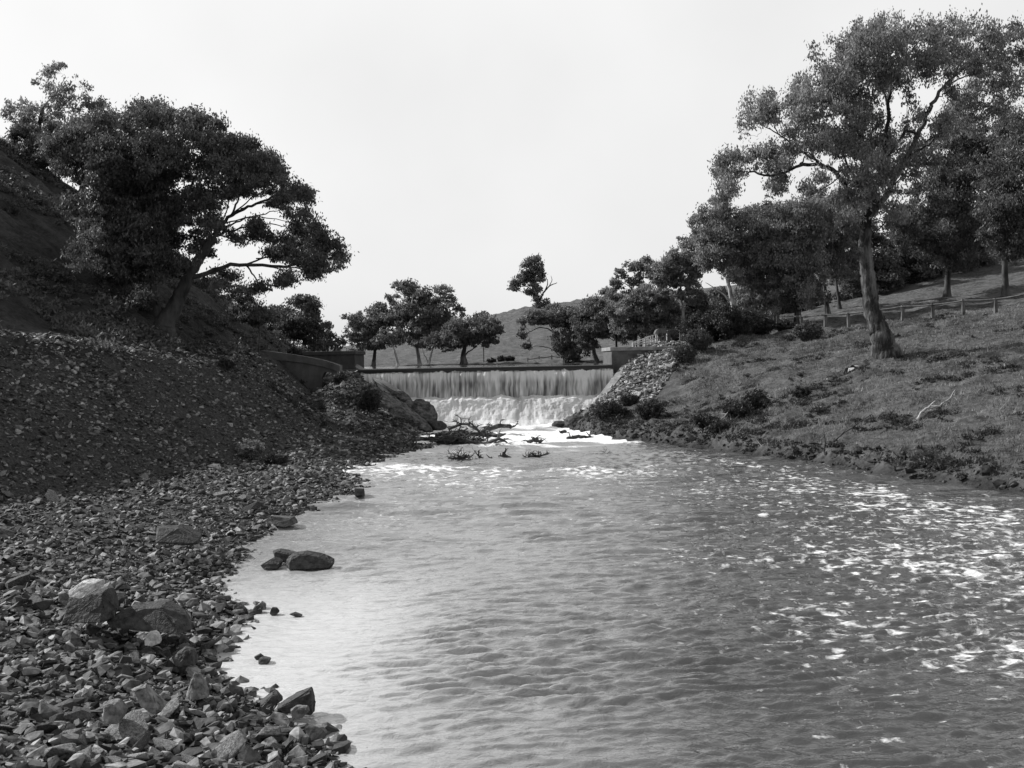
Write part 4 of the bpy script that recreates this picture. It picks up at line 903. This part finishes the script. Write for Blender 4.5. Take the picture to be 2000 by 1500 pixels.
def rock_poly(label, pts, z0=0.0, depth=1.0, mat='stone_wet', seed=1, back=.75, lift=.25, name='rock', rough=.06):
    """angular rock: an outline at the place where its foot meets the ground, given its own depth"""
    g = np.random.default_rng(seed); cx = sum(p[0] for p in pts)/len(pts); yb = max(p[1] for p in pts)
    d = W(cx, yb, z0)[1]; k = d/2000; hh = (yb-min(p[1] for p in pts))*k; D_ = depth
    bm = bmesh.new(); c = P(cx, sum(p[1] for p in pts)/len(pts), d)
    for px, py in pts:
        p = P(px, py, d); q = p-c
        f = (p[2]-z0)/max(hh, 1e-3)
        for t, sc_ in ((.12, .88), (.5, 1.0), (1, back)):
            v = c+q*sc_; v[1] += D_*t-D_*.15+D_*.3*f*(1-t)
            v = v+g.normal(0, rough*hh, 3)*[1, 1, .5]
            bm.verts.new(v-c)
    r_ = bmesh.ops.convex_hull(bm, input=bm.verts[:])
    bmesh.ops.delete(bm, geom=list({q for q in r_['geom_interior']+r_['geom_unused'] if isinstance(q, bmesh.types.BMVert)}), context='VERTS')
    bmesh.ops.bevel(bm, geom=bm.edges[:], offset=hh*.03, segments=1, affect='EDGES', clamp_overlap=True)
    bmesh.ops.triangulate(bm, faces=bm.faces[:])
    bmesh.ops.subdivide_edges(bm, edges=[e_ for e_ in bm.edges if e_.calc_length() > hh*.3], cuts=2, use_grid_fill=True)
    for v in bm.verts:
        v.co += Vector(g.normal(0, 1, 3))*hh*.012
    bmesh.ops.triangulate(bm, faces=bm.faces[:]); bmesh.ops.recalc_face_normals(bm, faces=bm.faces[:])
    bm.verts.index_update(); V = np.array([v.co[:] for v in bm.verts]); F = np.array([[v.index for v in f.verts] for f in bm.faces]); bm.free()
    mb = MB(); mb.add(V, F); o = mb.build(name, M[mat], loc=c); tag(o, label, 'rock'); return o
rock_poly('long flat dark rock lying in the shallows, the right one of a pair', [(558,1098),(566,1086),(590,1082),(628,1088),(650,1097),(653,1104),(642,1114),(560,1114)], 0, .55, seed=2)
rock_poly('dark rock leaning on the left end of the long flat rock in the shallows', [(528,1080),(538,1076),(560,1082),(578,1086),(560,1100),(536,1098)], .05, .5, seed=3)
rock_poly('low wedge of rock trailing left of the pair in the shallows', [(506,1106),(530,1092),(548,1100),(545,1110),(512,1112)], 0, .5, seed=4)
rock_poly('large dark triangular rock at the near end of the shore', [(536,1386),(575,1364),(600,1350),(608,1354),(614,1378),(612,1396),(560,1398)], .05, .35, seed=5)
rock_poly('dark pointed rock left of the large triangular one', [(503,1376),(528,1359),(538,1362),(548,1374),(530,1384),(505,1386)], .03, .3, seed=6)
rock_poly('pale grey rounded rock in front of the large triangular one', [(565,1390),(575,1383),(598,1384),(604,1392),(590,1404),(570,1404)], .08, .2, 'stone_o', seed=7)
rock_poly('dark domed stone standing second from the left in the white shallows', [(490,1196),(494,1186),(503,1183),(511,1190),(510,1199),(492,1199)], 0, .2, seed=8)
rock_poly('grey stone touching the dark domed one in the white shallows', [(503,1182),(510,1176),(518,1182),(518,1190),(506,1190)], 0, .15, 'stone_o', seed=9)
rock_poly('dark stone with rounded top, rightmost of those in the white shallows', [(526,1198),(530,1187),(540,1188),(545,1196),(537,1203),(528,1202)], 0, .15, seed=10)
rock_poly('dark broken stone against the gravel point', [(452,1186),(460,1180),(478,1190),(480,1200),(454,1199)], 0, .25, seed=11)
rock_poly('flat dark stone alone in the white shallows', [(502,1291),(508,1287),(527,1290),(522,1298),(504,1298)], 0, .2, seed=12)
rock_poly('pointed stone beside the flat one alone in the white shallows', [(494,1285),(506,1279),(514,1287),(500,1290)], 0, .15, seed=13)
rock_poly('tiny stone tip just breaking the white shallows', [(529,1343),(536,1338),(543,1345)], 0, .1, seed=14)
rock_poly('flat dark sliver of stone in the water right of the white shallows', [(564,1201),(572,1198),(590,1204),(584,1207)], 0, .15, seed=15)
rock_poly('flat grey slab at the water edge', [(526,1010),(570,1012),(578,1024),(560,1030),(530,1028)], .04, .6, 'stone_o', seed=16)
rock_poly('long dark boulder half sunk in the gravel', [(294,1034),(340,1034),(356,1048),(382,1058),(378,1066),(300,1060)], .5, .9, seed=17)
rock_poly('dark block at the tip of the gravel point', [(690,955),(708,956),(711,968),(692,970)], .05, .5, seed=18)
rock_poly('large dark block at the left edge of the gravel', [(118,1172),(192,1162),(205,1200),(208,1216),(122,1218)], .55, .8, seed=19)
rock_poly('pale flat stone capping the large dark block', [(126,1158),(150,1140),(184,1140),(190,1152),(160,1170),(132,1168)], 1.0, .5, 'stone_pale', seed=20)
rock_poly('bright white stone on the near gravel', [(279,1242),(292,1237),(304,1240),(309,1258),(296,1264),(282,1262)], .4, .22, 'stone_pale', seed=21)
rock_poly('broad dark boulder behind the bright white stone', [(196,1216),(240,1194),(310,1190),(345,1216),(362,1240),(320,1236),(220,1230)], .35, .8, seed=22)
rock_poly('slanting grey slab low in the near gravel', [(252,1350),(276,1343),(292,1360),(313,1392),(300,1398),(270,1380)], .35, .25, 'stone_o', seed=23)
rock_poly('upright grey stone near the white shallows', [(358,1362),(376,1318),(384,1322),(396,1352),(402,1364),(370,1368)], .2, .25, 'stone_o', seed=24)
rock_poly('pale rounded stone near the lower left corner', [(195,1382),(206,1376),(222,1378),(236,1400),(230,1418),(196,1418)], .5, .3, 'stone_o', seed=25)
rock_poly('pale stone at the foot of the stony bank', [(404,910),(412,906),(424,908),(430,916),(408,918)], .5, .4, 'stone_pale', seed=26)
rock_poly('squat dark stone at the near edge of the gravel', [(330,1290),(360,1268),(372,1272),(380,1300),(340,1306)], .2, .3, seed=27)
# rocks around the fall
def boulder(label, px, py, d, wpx, hpx, seed, mat='rock', depth=.8, tilt=0.0):
    g = random.Random(seed); bm = bmesh.new(); bmesh.ops.create_icosphere(bm, subdivisions=4, radius=1)
    nz_ = Noise(seed)
    for v in bm.verts:
        c = v.co; a2 = nz_.f(np.array([c.x*4+c.y*2+seed]), np.array([c.z*4-c.y*3]), 3, .6)[0]; a = nz_.f(np.array([c.x*1.4+c.z*.9+seed]), np.array([c.y*1.4-c.z*.7]), 4, .6)[0]
        b_ = nz_.f(np.array([c.x*.8+seed]), np.array([c.z*1.1+c.y]), 2)[0]
        v.co = c*(1+.42*a+.25*b_+.12*abs(a2))
    bm.verts.index_update(); V = np.array([v.co[:] for v in bm.verts]); F = np.array([[v.index for v in f.verts] for f in bm.faces]); bm.free()
    p = P(px, py, d); s = d/2000; mb = MB(); V = V*[wpx*s*.5, wpx*s*.5*depth, hpx*s*.5]
    c, s_ = math.cos(tilt), math.sin(tilt); V = np.stack([V[:, 0]*c-V[:, 2]*s_, V[:, 1], V[:, 0]*s_+V[:, 2]*c], 1)
    mb.add(V, F); o = mb.build('boulder', M[mat], loc=p, smooth=True); tag(o, label, 'boulder')
boulder('dark craggy boulder beside the white water at the left of the falls', 822, 810, 59.5, 62, 50, 5, 'rock', .7, -.6)
boulder('smooth sloping grey rock left of the craggy boulder', 768, 806, 57.0, 140, 46, 8, 'rock', .8, -.52)
boulder('small dark rock at the water line under the craggy boulder', 852, 832, 58.5, 34, 22, 9, 'stone_wet')
boulder('upper dark rock below the narrow left wing wall', 786, 779, 61, 44, 22, 12, 'rock', .8, -.7)
boulder('rounded rock in the dark notch of the left mound', 655, 752, 57, 44, 34, 14, 'rock', .8, -.4)
boulder('broad low rock on the shoulder of the left mound', 700, 835, 52.5, 90, 40, 15, 'rock', .8, -.2)
boulder('dark rock outermost in the pool right of the falls', 1093, 830, 59, 30, 16, 21, 'stone_wet')
boulder('dark jagged rock next to the outermost one right of the falls', 1122, 826, 58, 40, 24, 22, 'stone_wet')
boulder('dark rock mass at the foot of the right wing wall', 1152, 816, 58, 40, 36, 23, 'rock', .8, .5)
boulder('squat rock under the dark bush at the right water edge', 1200, 838, 54, 60, 26, 24, 'rock')
boulder('pale edged rock on the bank below the stone slope', 1232, 806, 57, 36, 22, 25, 'rock')

# ------------------------------------------------------------------ driftwood
def drift(name, label, pts, r, branches=6, blen=.6, mat='drift', cat='driftwood', twiggy=0, seed=1, zf=.8):
    """pts in photo px + distance; grows side branches"""
    g = np.random.default_rng(seed); P3 = [P(a_, b_, c_) for a_, b_, c_ in pts]; base = P3[0].copy()
    e = tag(empty(name, base), label, cat); mb = MB(); c = curve(P3, 6, r*.15); tube(mb, c, np.linspace(r, r*.55, len(c)), 8, rough=.3)
    mb.build('log', M[mat], e, origin=base)
    mb = MB()
    for q in range(branches):
        s = c[g.integers(1, len(c))]; d_ = g.normal(size=3)*[1.4, 1, 1]; d_[2] = abs(d_[2])*zf; d_ /= np.linalg.norm(d_)
        L_ = blen*g.uniform(.5, 1.3); m_ = s+d_*L_*.5+g.normal(0, .1, 3)*L_; t_ = s+d_*L_+g.normal(0, .15, 3)*L_
        cc = curve([s, m_, t_], 4); tube(mb, cc, np.linspace(r*.45, r*.1+.004, len(cc)), 5)
        for u in range(twiggy):
            s2 = cc[g.integers(2, len(cc))]; d2 = g.normal(size=3); d2[2] = abs(d2[2])*zf; d2 /= np.linalg.norm(d2)
            tube(mb, [s2, s2+d2*L_*.25+g.normal(0, .02, 3), s2+d2*L_*.45], [r*.14+.004, r*.1+.003, .004], 4)
    if branches: mb.build('branches', M[mat], e, origin=base)
drift('driftwood_pile', 'large dark tangle of driftwood heaped in midstream before the falls', [(868, 868, 48.5), (905, 862, 48.3), (948, 868, 47.5)], .2, 60, .95, twiggy=7, seed=3, zf=.22)
drift('fallen_limb', 'long arched bare limb over the driftwood tangle', [(876, 838, 50), (905, 828, 49.8), (925, 836, 49.4), (946, 850, 49)], .075, 12, .5, twiggy=6, seed=4, zf=.4)
drift('dead_log', 'dark log lying behind the driftwood tangle', [(850, 852, 50.5), (900, 848, 50.4), (960, 850, 50)], .17, 30, .7, twiggy=6, seed=5, zf=.25)
drift('dead_log', 'log with upturned stump end at the foot of the falls', [(945, 838, 53), (985, 832, 53.2), (999, 836, 53.2)], .13, 6, .5, twiggy=4, seed=6, zf=.4)
drift('dead_log', 'thick dark log lying on the gravel spit left of the driftwood tangle', [(706, 878, 45.5), (750, 876, 45.5), (805, 872, 45.8)], .14, 6, .4, twiggy=3, seed=7)
drift('dead_log', 'short pale topped log at the left water edge', [(668, 912, 38.6), (700, 912, 38.6), (724, 914, 38.3)], .09, 2, .3, seed=8)
drift('snag', 'leafy snag breaking the surface, leftmost of the midstream row', [(888, 902, 40.5), (902, 896, 40.4), (916, 902, 40.3)], .05, 26, .45, twiggy=6, seed=9, cat='snag')
drift('snag', 'low log with an upright stub in the middle of the stream', [(936, 897, 41.3), (955, 899, 41.1), (984, 898, 41)], .1, 9, .4, twiggy=3, seed=10, cat='snag')
drift('snag', 'thick stub pointing up to the left in midstream', [(1000, 901, 41), (990, 894, 41), (982, 887, 41)], .12, 3, .3, twiggy=2, seed=11, cat='snag')
drift('snag', 'slanting twiggy snag, rightmost of the midstream row', [(1022, 901, 41), (1040, 894, 41), (1052, 892, 41)], .07, 18, .42, twiggy=5, seed=12, cat='snag')
drift('snag', 'thin twig with a few leaves in the current right of the midstream row', [(1156, 894, 42.5), (1172, 888, 42.5), (1184, 891, 42.5)], .022, 7, .35, twiggy=4, seed=13, cat='snag')
drift('snag', 'low dark rounded root mass in the white water below the falls', [(1030, 864, 47.8), (1042, 860, 47.7), (1056, 864, 47.6)], .1, 14, .3, twiggy=3, seed=31, zf=.3, cat='snag')
drift('snag', 'small dark stub in the foam near the right side of the pool', [(1096, 848, 53.5), (1102, 842, 53.5), (1107, 848, 53.4)], .1, 5, .25, twiggy=2, seed=32, zf=.4, cat='snag')
drift('snag', 'dark stick lying in the current just right of the driftwood tangle', [(960, 872, 47), (985, 870, 47), (1004, 873, 46.8)], .05, 8, .4, twiggy=3, seed=33, zf=.3, cat='snag')
drift('snag', 'sparse twig standing in the current, the farthest right of the snags', [(1204, 900, 41.5), (1214, 897, 41.5), (1224, 901, 41.4)], .02, 10, .3, twiggy=3, seed=34, cat='snag')
drift('dead_log', 'thin dark log across the gravel spit behind the thick one', [(800, 862, 49.5), (840, 858, 49.6), (872, 860, 49.6)], .1, 14, .5, twiggy=4, seed=35, zf=.3)
drift('dead_log', 'dark crooked log half sunk by the right water edge below the falls', [(1108, 858, 50.6), (1130, 853, 50.8), (1165, 856, 50.8)], .11, 4, .3, seed=14)
drift('dead_log', 'dark log stranded on the left gravel below the rocky mound', [(620, 889, 42), (580, 884, 42.4), (552, 882, 42.8)], .13, 5, .5, twiggy=3, seed=15)
def land_stick(name, label, pts, r, mat='dead', branches=2, blen=.4, seed=20):
    P3 = []
    for px, d, up in pts:
        x = P(px, 700, d)[0]; P3.append(np.array([x, d, Hs(x, d)+up]))
    g = np.random.default_rng(seed); base = P3[0].copy(); mb = MB(); c = curve(P3, 5, r*.2); tube(mb, c, np.linspace(r, r*.4, len(c)), 6, rough=.2)
    for q in range(branches):
        s = c[g.integers(2, len(c)-1)]; d_ = g.normal(size=3); d_[2] = abs(d_[2])*.7; d_ /= np.linalg.norm(d_)
        tube(mb, [s, s+d_*blen*.5+[0, 0, .02], s+d_*blen], [r*.6, r*.4, r*.15], 5)
    o = mb.build(name, M[mat], origin=base); tag(o, label, 'branch')
land_stick('dead_branch', 'bleached white branch lying on the grass near the right edge', [(1790, 39.2, .03), (1806, 39.5, .12), (1822, 39.5, .1), (1840, 40.0, .06), (1862, 40.5, .24)], .06, branches=4)
land_stick('dead_branch', 'bleached forked stick above the right water edge', [(1374, 45.5, .05), (1384, 45.7, .3), (1392, 46, .5)], .03, branches=2)
land_stick('dead_branch', 'thin pale branch beside the bleached forked stick', [(1390, 45.8, .1), (1410, 46, .25), (1428, 46.4, .6)], .025, branches=3)
land_stick('dead_branch', 'long dark branch hanging over the eroded right water edge', [(1612, 37.6, .1), (1650, 38.2, .45), (1702, 39.4, .5)], .04, 'bark_dark', 2, .5)
land_stick('dead_branch', 'thin upright stick at the right water edge', [(1608, 37.2, .0), (1610, 37.3, .4), (1607, 37.3, .8)], .025, 'bark', 1)
# little heap of dark and pale wood chunks left of the big tree
for k_, (px, d, rz, s_, pale) in enumerate([(1655, 50.2, .3, .26, 0), (1664, 50.4, 1.2, .32, 0), (1672, 50.5, .6, .34, 1), (1681, 50.6, 2, .34, 0), (1692, 50.8, 1, .3, 0), (1662, 49.9, 2.2, .2, 1), (1643, 49.8, .2, .2, 1), (1618, 49, .2, .16, 1), (1638, 49.4, 1.2, .2, 0)]):
    x = P(px, 700, d)[0]
    put((SMP if pale else SMW)[k_ % 4], 'stone', x, d, Hs(x, d)+s_*.4, (s_*1.2, s_*.7, s_*1.1), (R.uniform(-.5, .5), R.uniform(-.7, .7), rz),
        'pale chunk in the little heap left of the big tree' if pale else 'dark chunk in the little heap left of the big tree', 'stone', 'pale chunks in the heap by the big tree' if pale else 'dark chunks in the heap by the big tree')
print('leaves', NL, 'objects', len(bpy.data.objects), 'verts', sum(len(m.vertices) for m in bpy.data.meshes))
